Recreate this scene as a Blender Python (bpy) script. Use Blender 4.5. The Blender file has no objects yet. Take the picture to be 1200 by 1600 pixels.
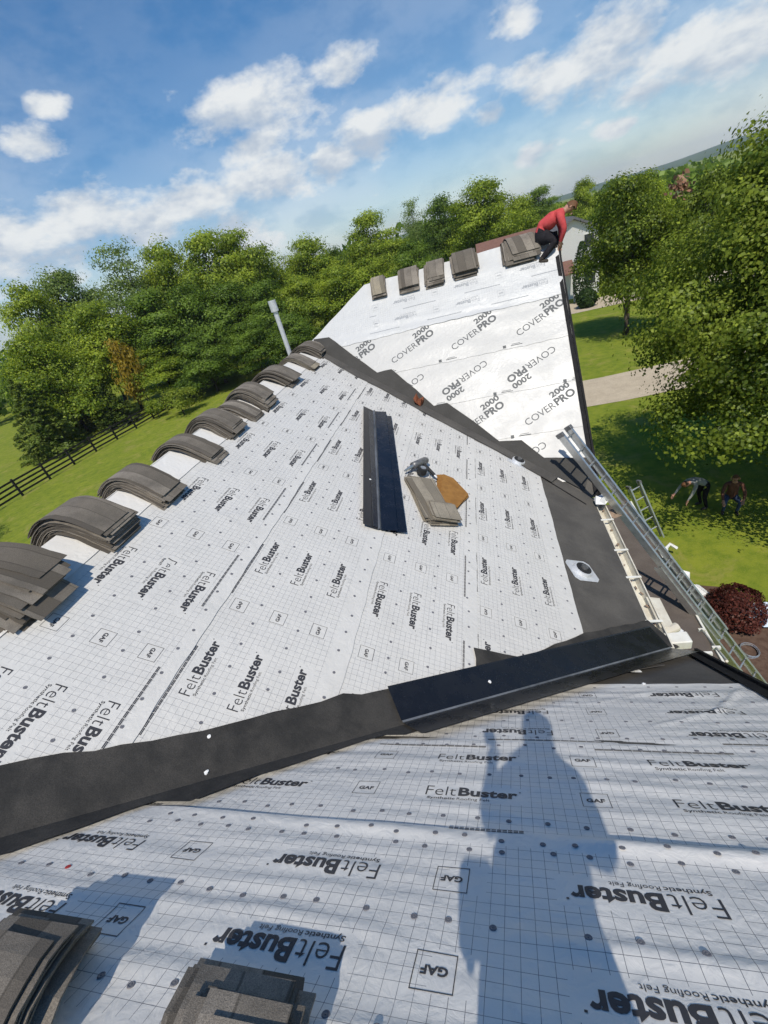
import bpy, bmesh, math, random
import numpy as np
from mathutils import Vector, Matrix
R = math.radians
scene = bpy.context.scene
col = scene.collection

# ------------------------------------------------------------------ camera
F_PX, YAW, PIT, ROLL = 678.81, -0.3178, 0.5237, -0.2876
CAMZ = 9.0
fw = Vector((math.sin(YAW)*math.cos(PIT), math.cos(YAW)*math.cos(PIT), -math.sin(PIT)))
rt0 = Vector((math.cos(YAW), -math.sin(YAW), 0)); up0 = rt0.cross(fw)
RT = rt0*math.cos(ROLL) + up0*math.sin(ROLL)
UP = -rt0*math.sin(ROLL) + up0*math.cos(ROLL)
cd = bpy.data.cameras.new('camera'); cam = bpy.data.objects.new('camera', cd); col.objects.link(cam)
cd.sensor_fit = 'VERTICAL'; cd.sensor_height = 36; cd.lens = 36*F_PX/1600
cd.clip_start = 0.02; cd.clip_end = 20000
M = Matrix((RT, UP, -fw)).transposed().to_4x4(); M.translation = Vector((0, 0, CAMZ))
cam.matrix_world = M
scene.camera = cam

def ray(px, py): return fw + RT*((px-600)/F_PX) - UP*((py-800)/F_PX)
def at_dist(px, py, d):                      # the point seen in a direction, at a horizontal distance
    r = ray(px, py); h = math.hypot(r.x, r.y); return r*(d/h) + Vector((0, 0, CAMZ))

# ------------------------------------------------------------------ sun, sky, exposure
SUN = Vector((-0.086, 0.5156, -0.8525)).normalized()
sl = bpy.data.lights.new('sun', 'SUN'); sl.energy = 4.0; sl.angle = R(0.53); sl.color = (1, .94, .84)
so = bpy.data.objects.new('sun', sl); col.objects.link(so)
so.rotation_euler = SUN.to_track_quat('-Z', 'Y').to_euler(); so.location = (0, -20, 40)
world = bpy.data.worlds.new('World'); scene.world = world; world.use_nodes = True
scene.view_settings.view_transform = 'Standard'; scene.view_settings.look = 'None'
scene.view_settings.exposure = 0.06; scene.view_settings.gamma = 1.0
scene.view_settings.use_curve_mapping = False
try:
    scene.cycles.use_denoising = True
    scene.cycles.max_bounces = 5; scene.cycles.diffuse_bounces = 3; scene.cycles.use_adaptive_sampling = True; scene.cycles.adaptive_threshold = .02
    scene.cycles.transparent_max_bounces = 4; scene.cycles.volume_bounces = 0
except Exception: pass

class NT:
    def __init__(s, tree): s.t = tree; s.n = tree.nodes; s.l = tree.links
    def new(s, typ, **kw):
        n = s.n.new(typ)
        for k, v in kw.items(): setattr(n, k, v)
        return n
    def link(s, a, b): s.l.new(a, b)
    def put(s, sock, v):
        if isinstance(v, bpy.types.NodeSocket): s.l.new(v, sock)
        else: sock.default_value = v
    def math(s, op, a, b=None, c=None, clamp=False):
        n = s.new('ShaderNodeMath', operation=op, use_clamp=clamp)
        s.put(n.inputs[0], a)
        if b is not None: s.put(n.inputs[1], b)
        if c is not None: s.put(n.inputs[2], c)
        return n.outputs[0]
    def vmath(s, op, a, b=None):
        n = s.new('ShaderNodeVectorMath', operation=op)
        s.put(n.inputs[0], a)
        if b is not None: s.put(n.inputs[1], b)
        return n.outputs['Value'] if op in ('DOT_PRODUCT', 'LENGTH', 'DISTANCE') else n.outputs[0]
    def ramp(s, fac, a, b, lo=0., hi=1., smooth=True):
        n = s.new('ShaderNodeMapRange'); n.interpolation_type = 'SMOOTHSTEP' if smooth else 'LINEAR'
        s.put(n.inputs[0], fac); s.put(n.inputs[1], a); s.put(n.inputs[2], b); s.put(n.inputs[3], lo); s.put(n.inputs[4], hi)
        return n.outputs[0]
    def mix(s, fac, a, b, blend='MIX'):
        n = s.new('ShaderNodeMix', data_type='RGBA', blend_type=blend)
        s.put(n.inputs[0], fac)
        for i, v in ((6, a), (7, b)):
            if isinstance(v, bpy.types.NodeSocket): s.l.new(v, n.inputs[i])
            else: n.inputs[i].default_value = (*v, 1) if len(v) == 3 else v
        return n.outputs[2]
    def noise(s, vec, scale, detail=4., rough=.55, dist=0.):
        n = s.new('ShaderNodeTexNoise')
        if vec is not None: s.l.new(vec, n.inputs['Vector'])
        n.inputs['Scale'].default_value = scale; n.inputs['Detail'].default_value = detail
        n.inputs['Roughness'].default_value = rough; n.inputs['Distortion'].default_value = dist
        return n.outputs[0]

def build_sky():
    g = NT(world.node_tree); g.n.clear()
    out = g.new('ShaderNodeOutputWorld'); bg = g.new('ShaderNodeBackground')
    sky = g.new('ShaderNodeTexSky'); sky.sky_type = 'NISHITA'; sky.sun_disc = False
    sky.sun_elevation = math.asin(-SUN.z); sky.sun_rotation = math.atan2(-SUN.x, -SUN.y)
    sky.air_density = 1.0; sky.dust_density = 0.6; sky.ozone_density = 2.2; sky.altitude = 200
    tc = g.new('ShaderNodeTexCoord'); d = g.vmath('NORMALIZE', tc.outputs['Generated'])
    sep = g.new('ShaderNodeSeparateXYZ'); g.link(d, sep.inputs[0])
    # cumulus: flattened towards the horizon, so every length in elevation counts ZS times
    ZS = 2.0
    st = g.vmath('MULTIPLY', d, (1, 1, ZS))
    up = g.vmath('ADD', st, (0, 0, .075))
    n1 = g.noise(st, 8.0, 7, .60, .0)
    n1u = g.noise(up, 8.0, 4, .60, .0)
    n2 = g.noise(st, 2.6, 3, .5, .0)
    blobs = [(330, 195, .11), (420, 165, .16), (540, 110, .10), (400, 225, .10), (590, 215, .13), (660, 175, .14), (700, 125, .10), (520, 255, .09),
             (425, 275, .13), (300, 315, .13), (120, 345, .20), (10, 375, .20), (220, 355, .13), (35, 225, .085), (75, 165, .05), (795, 30, .08),
             (950, 85, .18), (860, 125, .13), (1070, 85, .16), (1170, 55, .18), (1010, 140, .09), (770, 180, .06), (825, 245, .08), (965, 200, .05), (60, 400, .18), (350, 375, .16)]
    tot = None
    for (bx, by, r) in blobs:
        v = ray(bx, by).normalized()
        ds = g.vmath('DISTANCE', st, (v.x, v.y, v.z*ZS))
        b = g.ramp(ds, 0.0, r*1.25, 1.0, 0.0)
        tot = b if tot is None else g.math('MAXIMUM', tot, b)
    dens = g.math('ADD', g.math('MULTIPLY', tot, .43), g.math('MULTIPLY', n1, 1.10))
    dens = g.math('ADD', dens, g.math('MULTIPLY', g.math('SUBTRACT', n2, .5), .30))
    mask = g.ramp(dens, .66, 1.0)
    veil = g.math('MULTIPLY', g.ramp(sep.outputs[2], 0.0, .55, .55, .02), g.ramp(n2, .3, .7, .5, 1.0))
    mask = g.math('MAXIMUM', g.math('MULTIPLY', mask, .94), veil)
    lit = g.math('ADD', g.math('MULTIPLY', g.math('SUBTRACT', n1, n1u), 2.4), g.ramp(dens, .70, 1.05, .66, .42))
    ccol = g.mix(g.ramp(lit, .15, .85), (4.3, 4.9, 5.7), (7.5, 7.6, 7.5))
    hsv = g.new('ShaderNodeHueSaturation'); hsv.inputs['Saturation'].default_value = 1.55; hsv.inputs['Value'].default_value = .95
    g.link(sky.outputs[0], hsv.inputs['Color'])
    fin = g.mix(mask, hsv.outputs[0], ccol)
    g.link(fin, bg.inputs['Color']); bg.inputs['Strength'].default_value = 0.115
    g.link(bg.outputs[0], out.inputs[0])
build_sky()

# ------------------------------------------------------------------ materials
MATS = {}
def material(name, base=(.5, .5, .5), rough=.6, metal=0., spec=.5):
    m = bpy.data.materials.new(name); m.use_nodes = True
    g = NT(m.node_tree); b = g.n['Principled BSDF']
    b.inputs['Base Color'].default_value = (*base, 1); b.inputs['Roughness'].default_value = rough
    b.inputs['Metallic'].default_value = metal; b.inputs['Specular IOR Level'].default_value = spec
    MATS[name] = m
    return m, g, b
def noisy(name, c1, c2, scale=20., rough=.7, metal=0., spec=.3, bump=0., bscale=None, fine=None, rlo=None):
    m, g, b = material(name, c1, rough, metal, spec)
    tc = g.new('ShaderNodeTexCoord'); o = tc.outputs['Object']
    n = g.noise(o, scale, 5, .6, .2)
    c = g.mix(g.ramp(n, .3, .7), c1, c2)
    if fine:
        f = g.noise(o, fine, 3, .6)
        c = g.mix(g.ramp(f, .35, .65, 0., .55), c, tuple(x*.45 for x in c1))
    g.link(c, b.inputs['Base Color'])
    if rlo is not None: g.link(g.ramp(n, .3, .7, rlo, rough), b.inputs['Roughness'])
    if bump:
        bn = g.new('ShaderNodeBump'); bn.inputs['Strength'].default_value = bump; bn.inputs['Distance'].default_value = .01
        g.link(g.noise(o, bscale or scale*3, 4, .6), bn.inputs['Height']); g.link(bn.outputs[0], b.inputs['Normal'])
    return m
noisy('felt_gray', (.086, .080, .072), (.132, .122, .107), 2.0, .85, 0, .25, .8, 8, fine=200)
noisy('felt_black', (.030, .029, .027), (.066, .061, .054), 4.0, .8, 0, .3, .9, 9, fine=190)
noisy('felt_dark', (.062, .059, .053), (.078, .074, .067), 3.0, .85, 0, .25, .35, 60, fine=260)
noisy('porch_felt', (.115, .095, .082), (.16, .135, .115), 2.2, .9, 0, .2, .3, 40, fine=200)
noisy('white_trim', (.74, .73, .66), (.66, .64, .56), 9, .45, 0, .5)
noisy('gutter_white', (.70, .67, .56), (.55, .50, .40), 6, .5, 0, .4)
noisy('aluminium', (.62, .63, .62), (.50, .51, .50), 14, .38, .85, .5)
noisy('galvanized', (.68, .69, .69), (.56, .57, .58), 12, .4, .25, .5)
noisy('black_metal', (.009, .009, .010), (.014, .014, .015), 5, .34, .0, .5, .25, 4, rlo=.2)
noisy('navy_metal', (.007, .009, .014), (.011, .013, .020), 5, .32, .0, .5, .2, 4, rlo=.18)
noisy('rib_highlight', (.20, .21, .22), (.07, .075, .08), 3, .4, .3, .5)  # pale metal for the flashing ribs: highlight along the fold painted into the colour
noisy('brown_metal', (.020, .018, .017), (.028, .025, .023), 5, .4, .0, .5)
noisy('drip_black', (.011, .011, .012), (.02, .019, .019), 20, .75, 0, .15)
noisy('rubber_black', (.018, .018, .018), (.03, .03, .03), 30, .6, 0, .4)
noisy('tool_gray', (.10, .10, .10), (.2, .2, .2), 30, .4, .3, .5)
noisy('cardboard', (.33, .165, .045), (.25, .12, .033), 10, .8, 0, .2)
noisy('paper_white', (.80, .80, .78), (.68, .68, .67), 10, .7, 0, .3)
noisy('rust_cloth', (.24, .085, .04), (.13, .045, .025), 30, .8, 0, .2, .5, 80)
noisy('board_wood', (.30, .215, .155), (.22, .16, .115), 14, .8, 0, .2)
noisy('concrete', (.56, .47, .34), (.47, .39, .28), 1.5, .9, 0, .2, .2, 20, fine=40)
noisy('bark', (.075, .058, .045), (.12, .10, .08), 6, .9, 0, .2, .6, 30)
noisy('fence_wood', (.020, .017, .015), (.034, .029, .025), 6, .8, 0, .3)
noisy('red_shirt', (.56, .085, .085), (.47, .062, .065), 15, .85, 0, .1, .4, 30)
noisy('dark_jeans', (.016, .015, .018), (.026, .024, .027), 15, .9, 0, .1, .4, 30)
noisy('blue_jeans', (.05, .07, .13), (.07, .10, .17), 15, .9, 0, .1)
noisy('gray_shirt', (.30, .31, .29), (.24, .25, .24), 15, .9, 0, .1)
noisy('brown_shirt', (.16, .075, .05), (.12, .055, .04), 15, .9, 0, .1)
noisy('boot_leather', (.035, .028, .022), (.06, .048, .038), 30, .7, 0, .3)
noisy('skin', (.46, .25, .17), (.42, .22, .15), 20, .55, 0, .4)
noisy('hair_brown', (.16, .075, .03), (.10, .045, .02), 60, .7, 0, .3)
noisy('roof_gray', (.11, .11, .115), (.15, .15, .155), 4, .9, 0, .2)
noisy('roof_brown', (.16, .085, .065), (.20, .11, .085), 4, .9, 0, .2)
noisy('mulch', (.085, .052, .038), (.13, .085, .062), 8, .95, 0, .1, .8, 30)
noisy('tarp_blue', (.52, .62, .74), (.68, .75, .84), 4, .5, 0, .4)
noisy('glass_dark', (.03, .035, .04), (.05, .055, .06), 3, .1, 0, .6)
m, g, b = material('ink', (.045, .045, .05), .55, 0, .3)
m, g, b = material('ink_mid', (.10, .105, .105), .55, 0, .3)
m, g, b = material('ink_faint', (.30, .31, .32), .55, 0, .3)
m, g, b = material('cap_plastic', (.15, .15, .165), .5, 0, .4)
m, g, b = material('cap_red', (.36, .03, .03), .5, 0, .4)
# clapboard siding
m, g, b = material('siding', (.74, .73, .70), .6, 0, .3)
tc = g.new('ShaderNodeTexCoord'); sp = g.new('ShaderNodeSeparateXYZ'); g.link(tc.outputs['Object'], sp.inputs[0])
fr = g.math('FRACT', g.math('MULTIPLY', sp.outputs[2], 8.0))
bn = g.new('ShaderNodeBump'); bn.inputs['Distance'].default_value = .02; g.link(fr, bn.inputs['Height']); g.link(bn.outputs[0], b.inputs['Normal'])

def shingle_mat(name, cols):
    m, g, b = material(name, cols[0], .92, 0, .15)
    uv = g.new('ShaderNodeUVMap'); uv.uv_map = 'UVMap'; sp = g.new('ShaderNodeSeparateXYZ'); g.link(uv.outputs[0], sp.inputs[0])
    tc = g.new('ShaderNodeTexCoord')
    oi = g.new('ShaderNodeObjectInfo')
    # tab blends across the width, headlap strip, granules
    bandx = g.math('FLOOR', g.math('MULTIPLY', g.math('ADD', sp.outputs[1], g.math('MULTIPLY', oi.outputs['Random'], .37)), 6.5))
    tabs = g.math('FLOOR', g.math('ADD', g.math('MULTIPLY', sp.outputs[0], 5.0), g.math('MULTIPLY', oi.outputs['Random'], 3.)))
    cmb = g.new('ShaderNodeCombineXYZ'); g.link(bandx, cmb.inputs[0]); g.link(oi.outputs['Random'], cmb.inputs[1]); g.link(g.math('MULTIPLY', tabs, .0), cmb.inputs[2])
    wn = g.new('ShaderNodeTexWhiteNoise'); wn.noise_dimensions = '3D'; g.link(cmb.outputs[0], wn.inputs[0])
    c = g.mix(g.ramp(wn.outputs[0], .1, .9, smooth=False), tuple(x*.72 for x in cols[0]), tuple(x*1.2 for x in cols[1]))
    edge = g.math('ABSOLUTE', g.math('SUBTRACT', g.math('FRACT', g.math('MULTIPLY', g.math('ADD', sp.outputs[1], g.math('MULTIPLY', oi.outputs['Random'], .37)), 6.5)), .5))
    c = g.mix(g.ramp(edge, .455, .49, 0, .6), c, tuple(x*.3 for x in cols[0]))
    c = g.mix(g.ramp(g.noise(tc.outputs['Object'], 4, 5, .65), .35, .75, 0, .7), c, cols[2])
    gr = g.new('ShaderNodeTexWhiteNoise'); gr.noise_dimensions = '3D'
    sc = g.new('ShaderNodeVectorMath', operation='SCALE'); g.link(tc.outputs['Object'], sc.inputs[0]); sc.inputs['Scale'].default_value = 420
    fl = g.vmath('FLOOR', sc.outputs[0]); g.link(fl, gr.inputs[0])
    c = g.mix(g.ramp(gr.outputs[0], .0, 1., .0, .45), c, tuple(x*.35 for x in cols[0]))
    g.link(c, b.inputs['Base Color'])
    bn = g.new('ShaderNodeBump'); bn.inputs['Strength'].default_value = .5; bn.inputs['Distance'].default_value = .004
    g.link(g.noise(tc.outputs['Object'], 250, 2, .6), bn.inputs['Height']); g.link(bn.outputs[0], b.inputs['Normal'])
    return m
shingle_mat('shingle_gray', ((.165, .142, .114), (.265, .232, .19), (.115, .102, .086)))
shingle_mat('shingle_tan', ((.25, .215, .165), (.33, .29, .225), (.215, .19, .15)))
shingle_mat('shingle_pale', ((.27, .235, .175), (.36, .31, .225), (.20, .18, .15)))

def leaf_mat(name, dark, mid, lite, trans=.40):
    m = bpy.data.materials.new(name); m.use_nodes = True; MATS[name] = m
    g = NT(m.node_tree); g.n.clear()
    out = g.new('ShaderNodeOutputMaterial'); geo = g.new('ShaderNodeNewGeometry')
    tc = g.new('ShaderNodeTexCoord')
    r = geo.outputs['Random Per Island']
    c = g.mix(g.ramp(r, 0., .7), dark, mid)
    c = g.mix(g.ramp(r, .62, 1.), c, lite)
    n = g.noise(tc.outputs['Object'], .55, 3, .6)
    c = g.mix(g.ramp(n, .40, .66, 0., .45), c, tuple(x*.8 for x in dark))
    c = g.mix(g.ramp(g.noise(tc.outputs['Object'], .23, 2, .5), .45, .65, 0., .4), c, tuple(x*1.15 for x in lite))
    d = g.new('ShaderNodeBsdfDiffuse'); t = g.new('ShaderNodeBsdfTranslucent'); gl = g.new('ShaderNodeBsdfGlossy'); gl.inputs['Roughness'].default_value = .45
    g.link(c, d.inputs[0]); g.link(g.mix(.35, c, tuple(min(1, x*1.5) for x in lite)), t.inputs[0])
    gl.inputs[0].default_value = (.6, .65, .55, 1)
    a = g.new('ShaderNodeMixShader'); a.inputs[0].default_value = trans; g.link(d.outputs[0], a.inputs[1]); g.link(t.outputs[0], a.inputs[2])
    e = g.new('ShaderNodeMixShader'); e.inputs[0].default_value = .018; g.link(a.outputs[0], e.inputs[1]); g.link(gl.outputs[0], e.inputs[2])
    g.link(e.outputs[0], out.inputs[0])
    return m
leaf_mat('leaf_mid', (0.080, 0.132, 0.014), (0.200, 0.277, 0.027), (0.434, 0.510, 0.054))
leaf_mat('leaf_dark', (0.042, 0.080, 0.012), (0.114, 0.184, 0.025), (0.237, 0.340, 0.045))
leaf_mat('leaf_yellow', (0.121, 0.176, 0.022), (0.216, 0.270, 0.030), (0.299, 0.338, 0.039))
leaf_mat('leaf_pale', (0.117, 0.179, 0.042), (0.179, 0.257, 0.058), (0.278, 0.352, 0.092))
leaf_mat('leaf_pine', (0.063, 0.102, 0.019), (0.131, 0.183, 0.032), (0.223, 0.278, 0.050), .25)
leaf_mat('leaf_autumn', (0.210, 0.150, 0.018), (0.345, 0.240, 0.024), (0.450, 0.330, 0.045))
leaf_mat('leaf_evergreen', (.018, .036, .010), (.030, .056, .014), (.05, .085, .02), .15)
leaf_mat('leaf_red', (0.058, 0.018, 0.016), (0.101, 0.030, 0.023), (0.168, 0.050, 0.036), .2)
leaf_mat('leaf_dead', (.20, .10, .06), (.30, .16, .10), (.38, .24, .16), .2)
leaf_mat('leaf_maple', (0.031, 0.055, 0.006), (0.097, 0.148, 0.016), (0.323, 0.388, 0.047), .36)

# lawn
m, g, b = material('lawn', (.1, .16, .02), .9, 0, .1)
geo = g.new('ShaderNodeNewGeometry'); pos = geo.outputs['Position']
n1 = g.noise(pos, .22, 6, .68, .5); n2 = g.noise(pos, 2.2, 6, .7); n3 = g.noise(pos, 26, 3, .7)
c = g.mix(g.ramp(n1, .35, .65), (.175, .215, .022), (.225, .255, .028))
c = g.mix(g.ramp(n2, .38, .66, 0, .75), c, (.095, .15, .014))
c = g.mix(g.ramp(n3, .45, .7, 0, .5), c, (.25, .25, .05))
c = g.mix(g.ramp(g.noise(pos, .75, 5, .7, .8), .52, .66, 0, .65), c, (.28, .25, .07))
sp = g.new('ShaderNodeSeparateXYZ'); g.link(pos, sp.inputs[0])
mow = g.math('SINE', g.math('ADD', g.math('MULTIPLY', sp.outputs[0], 3.4), g.math('MULTIPLY', n1, 2.)))
c = g.mix(g.ramp(mow, -.3, .3, 0, .16), c, (.105, .165, .012))
g.link(c, b.inputs['Base Color'])
bn = g.new('ShaderNodeBump'); bn.inputs['Strength'].default_value = .5; bn.inputs['Distance'].default_value = .03
g.link(n3, bn.inputs['Height']); g.link(bn.outputs[0], b.inputs['Normal'])
m, g, b = material('hill_green', (.05, .085, .03), .95, 0, .1)
geo = g.new('ShaderNodeNewGeometry')
g.link(g.mix(g.ramp(g.noise(geo.outputs['Position'], .01, 6, .65), .35, .65), (.035, .065, .02), (.075, .11, .035)), b.inputs['Base Color'])

def membrane_mat(name, cell=.0503, period=1.22, rowgap=.4, row0=0., nrows=3, gaf=.6, vlo=-9, vhi=9, grid=1.0, tint=(.73, .705, .655), bump=.42):
    """white woven underlayment, printed grid with blank windows round each logo; UV is in metres"""
    m, g, b = material(name, tint, .42, 0, .45)
    uv = g.new('ShaderNodeUVMap'); uv.uv_map = 'UVMap'
    sp = g.new('ShaderNodeSeparateXYZ'); g.link(uv.outputs[0], sp.inputs[0]); u, v = sp.outputs[0], sp.outputs[1]
    def line(t, w):
        f = g.math('FRACT', g.math('DIVIDE', t, cell)); f = g.math('ABSOLUTE', g.math('SUBTRACT', f, .5))
        return g.math('GREATER_THAN', f, .5 - w/cell/2)
    gr = g.math('MAXIMUM', line(u, .0019), line(v, .0019))
    def near(t, centre, per, half):
        f = g.math('FRACT', g.math('ADD', g.math('DIVIDE', g.math('SUBTRACT', t, centre), per), .5))
        return g.math('LESS_THAN', g.math('ABSOLUTE', g.math('SUBTRACT', f, .5)), half/per)
    rowm = near(v, row0-.008, rowgap, .078)
    txt = g.math('MULTIPLY', near(u, 0., period, .285), rowm)
    gm = g.math('MULTIPLY', near(u, gaf, period, .075), near(v, row0-.005, rowgap, .075))
    hole = g.math('MAXIMUM', txt, gm)
    inside = g.math('MULTIPLY', g.math('GREATER_THAN', v, vlo), g.math('LESS_THAN', v, vhi))
    gr = g.math('MULTIPLY', g.math('MULTIPLY', gr, g.math('SUBTRACT', 1., hole)), inside)
    tc = g.new('ShaderNodeTexCoord'); n = g.noise(tc.outputs['Object'], 1.6, 6, .65)
    base = g.mix(g.ramp(n, .35, .75, 0, .7), tint, tuple(x*.90 for x in tint))
    dirt = g.noise(tc.outputs['Object'], 9., 6, .75)
    base = g.mix(g.ramp(dirt, .58, .78, 0, .45), base, (.40, .385, .36))
    scuff = g.noise(g.vmath('MULTIPLY', tc.outputs['Object'], (3., 9., 3.)), 2.3, 6, .7, 1.5)
    base = g.mix(g.ramp(scuff, .60, .72, 0, .30), base, (.44, .42, .39))
    wear = g.ramp(g.noise(tc.outputs['Object'], 5., 4, .6), .25, .6, .55, .95)
    c = g.mix(g.math('MULTIPLY', g.math('MULTIPLY', gr, wear), grid), base, (.10, .10, .115))
    g.link(c, b.inputs['Base Color'])
    bn = g.new('ShaderNodeBump'); bn.inputs['Strength'].default_value = bump; bn.inputs['Distance'].default_value = .014
    hh = g.math('ADD', g.noise(tc.outputs['Object'], 14, 4, .55, .6), g.math('MULTIPLY', g.noise(tc.outputs['Object'], 3.5, 3, .5, 1.2), 1.5))
    g.link(hh, bn.inputs['Height']); g.link(bn.outputs[0], b.inputs['Normal'])
    g.link(g.ramp(n, .3, .7, .34, .5), b.inputs['Roughness'])
    return m

# ------------------------------------------------------------------ mesh helpers
def link_mesh(name, me, mat=None, parent=None):
    o = bpy.data.objects.new(name, me); col.objects.link(o)
    if mat: 
        me.materials.clear(); me.materials.append(MATS[mat])
    if parent: o.parent = parent
    return o
def mesh(name, verts, faces, mat=None, parent=None, smooth=False, uv=None):
    me = bpy.data.meshes.new(name); me.from_pydata([tuple(v) for v in verts], [], faces)
    if uv is not None:
        l = me.uv_layers.new(name='UVMap')
        for i, lp in enumerate(me.loops): l.data[i].uv = uv[lp.vertex_index]
    if smooth: me.polygons.foreach_set('use_smooth', [True]*len(me.polygons))
    me.update()
    return link_mesh(name, me, mat, parent)
def empty(name, loc=(0, 0, 0), rz=0.):
    o = bpy.data.objects.new(name, None); col.objects.link(o); o.location = loc; o.rotation_euler = (0, 0, rz)
    o.empty_display_size = .2
    return o
def tag(o, label=None, cat=None, group=None, kind=None):
    if label: o['label'] = label
    if cat: o['category'] = cat
    if group: o['group'] = group
    if kind: o['kind'] = kind
    return o
def copy_tree(o, parent=None):
    c = o.copy(); col.objects.link(c); c.parent = parent
    for k in ('label', 'category', 'group'):
        if k in c.keys(): del c[k]
    for ch in list(o.children): copy_tree(ch, c)
    return c

class MB:
    """collects boxes, tubes and polygons into one mesh"""
    def __init__(s): s.v = []; s.f = []
    def add(s, vs, fs):
        n = len(s.v); s.v += [Vector(v) for v in vs]; s.f += [tuple(i+n for i in f) for f in fs]; return s
    def box(s, c, size, M=None):
        x, y, z = (d/2 for d in size)
        vs = [Vector((a*x, b_*y, c_*z)) for a in (-1, 1) for b_ in (-1, 1) for c_ in (-1, 1)]
        if M is not None: vs = [M @ v for v in vs]
        return s.add([v+Vector(c) for v in vs], [(0, 1, 3, 2), (4, 6, 7, 5), (0, 4, 5, 1), (2, 3, 7, 6), (0, 2, 6, 4), (1, 5, 7, 3)])
    def bar(s, a, b, w, h, up=Vector((0, 0, 1))):
        a, b = Vector(a), Vector(b); d = (b-a).normalized(); sd = d.cross(up)
        if sd.length < 1e-5: sd = d.cross(Vector((1, 0, 0)))
        sd.normalize(); u = sd.cross(d).normalized()
        vs = [p + sd*sx*w/2 + u*sz*h/2 for p in (a, b) for sx, sz in ((-1, -1), (1, -1), (1, 1), (-1, 1))]
        return s.add(vs, [(3, 2, 1, 0), (4, 5, 6, 7), (0, 1, 5, 4), (1, 2, 6, 5), (2, 3, 7, 6), (3, 0, 4, 7)])
    def tube(s, pts, rad, n=8, cap=True):
        pts = [Vector(p) for p in pts]
        if not hasattr(rad, '__len__'): rad = [rad]*len(pts)
        ref = Vector((0, 0, 1)); vs = []; fs = []
        for i, p in enumerate(pts):
            d = (pts[min(i+1, len(pts)-1)] - pts[max(i-1, 0)]).normalized()
            a = d.cross(ref)
            if a.length < 1e-3: a = d.cross(Vector((1, 0, 0)))
            a.normalize(); b = d.cross(a)
            vs += [p + (a*math.cos(t) + b*math.sin(t))*rad[i] for t in [2*math.pi*k/n for k in range(n)]]
        for i in range(len(pts)-1):
            for k in range(n):
                fs.append((i*n+k, i*n+(k+1) % n, (i+1)*n+(k+1) % n, (i+1)*n+k))
        if cap: fs += [tuple(range(n-1, -1, -1)), tuple((len(pts)-1)*n+k for k in range(n))]
        return s.add(vs, fs)
    def prism(s, pts, off):
        n = len(pts); vs = [Vector(p) for p in pts] + [Vector(p)+Vector(off) for p in pts]
        return s.add(vs, [tuple(range(n))[::-1], tuple(range(n, 2*n))] + [(i, (i+1) % n, (i+1) % n+n, i+n) for i in range(n)])
    def build(s, name, mat, parent=None, smooth=False, origin=None, bevel=0.):
        vs = s.v
        if origin is not None: vs = [v-Vector(origin) for v in vs]
        o = mesh(name, vs, s.f, mat, parent, smooth)
        if origin is not None: o.location = origin
        bm = bmesh.new(); bm.from_mesh(o.data); bmesh.ops.recalc_face_normals(bm, faces=bm.faces)
        if bevel: bmesh.ops.bevel(bm, geom=bm.edges[:], offset=bevel, segments=1, affect='EDGES')
        bm.to_mesh(o.data); bm.free()
        return o

# ------------------------------------------------------------------ roof planes
mA, mB, mC = .8055, .5879, 1.1035
sA, sB, sC = (math.sqrt(1+k*k) for k in (mA, mB, mC))
zA0, zB0, zC0 = CAMZ-1.6, CAMZ-3.674, CAMZ-12.3615
XE, XR = 1.476, -3.85                 # main slope: eave and ridge
ZE = zB0-mB*XE; ZR = zB0-mB*XR
YA = .03;  ZRA = zA0-mA*YA            # near wing: ridge
YEA = (zA0-ZE)/mA                     # its eave
XKA = 1.80                            # its rake
YC = 10.709; ZRC = zC0+mC*YC; XKC = 1.59; YEC = (ZE-zC0)/mC; XHC = -2.45
class Plane:
    def __init__(s, o, eu, ev): s.o, s.u, s.v = Vector(o), Vector(eu).normalized(), Vector(ev).normalized(); s.n = s.u.cross(s.v)
    def __call__(s, u, v, h=0.): return s.o + s.u*u + s.v*v + s.n*h
PA = Plane((0, 0, zA0), (-1, 0, 0), (0, -1, mA))
PB = Plane((0, 0, zB0), (0, 1, 0), (-1, 0, mB))
PC = Plane((0, 0, zC0), (1, 0, 0), (0, 1, mC))
def onB(x, y, h=0.): return PB(y, -x*sB, h)
def onA(x, y, h=0.): return PA(-x, -y*sA, h)
def onC(x, y, h=0.): return PC(x, y*sC, h)
def valAB(x): return ((zA0-zB0)+mB*x)/mA
def valBC(x): return (zB0-mB*x-zC0)/mC

# ------------------------------------------------------------------ ground
rng = random.Random(4)
lawn = mesh('ground', [(-5000, -5000, 0), (5000, -5000, 0), (5000, 5000, 0), (-5000, 5000, 0)], [(0, 1, 2, 3)], 'lawn'); tag(lawn, kind='structure')
def strip(name, pts, w, z, mat):
    vs = []; fs = []
    for i, p in enumerate(pts):
        a = Vector(pts[max(i-1, 0)]); b = Vector(pts[min(i+1, len(pts)-1)]); d = (b-a).normalized(); s = Vector((-d.y, d.x))
        for k in (-1, 1): q = Vector(p)+s*k*w/2; vs.append((q.x, q.y, z))
    for i in range(len(pts)-1): fs.append((2*i, 2*i+1, 2*i+3, 2*i+2))
    return tag(mesh(name, vs, fs, mat), kind='structure')
strip('driveway', [(-3, 24.5), (0, 24.4), (6, 24.4), (12, 25.0), (18, 27), (24, 31), (30, 37)], 4.0, .012, 'concrete')
strip('driveway', [(0, 47.5), (8, 47.5), (20, 47.0), (30, 42), (34, 36)], 5.0, .016, 'concrete')
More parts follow.
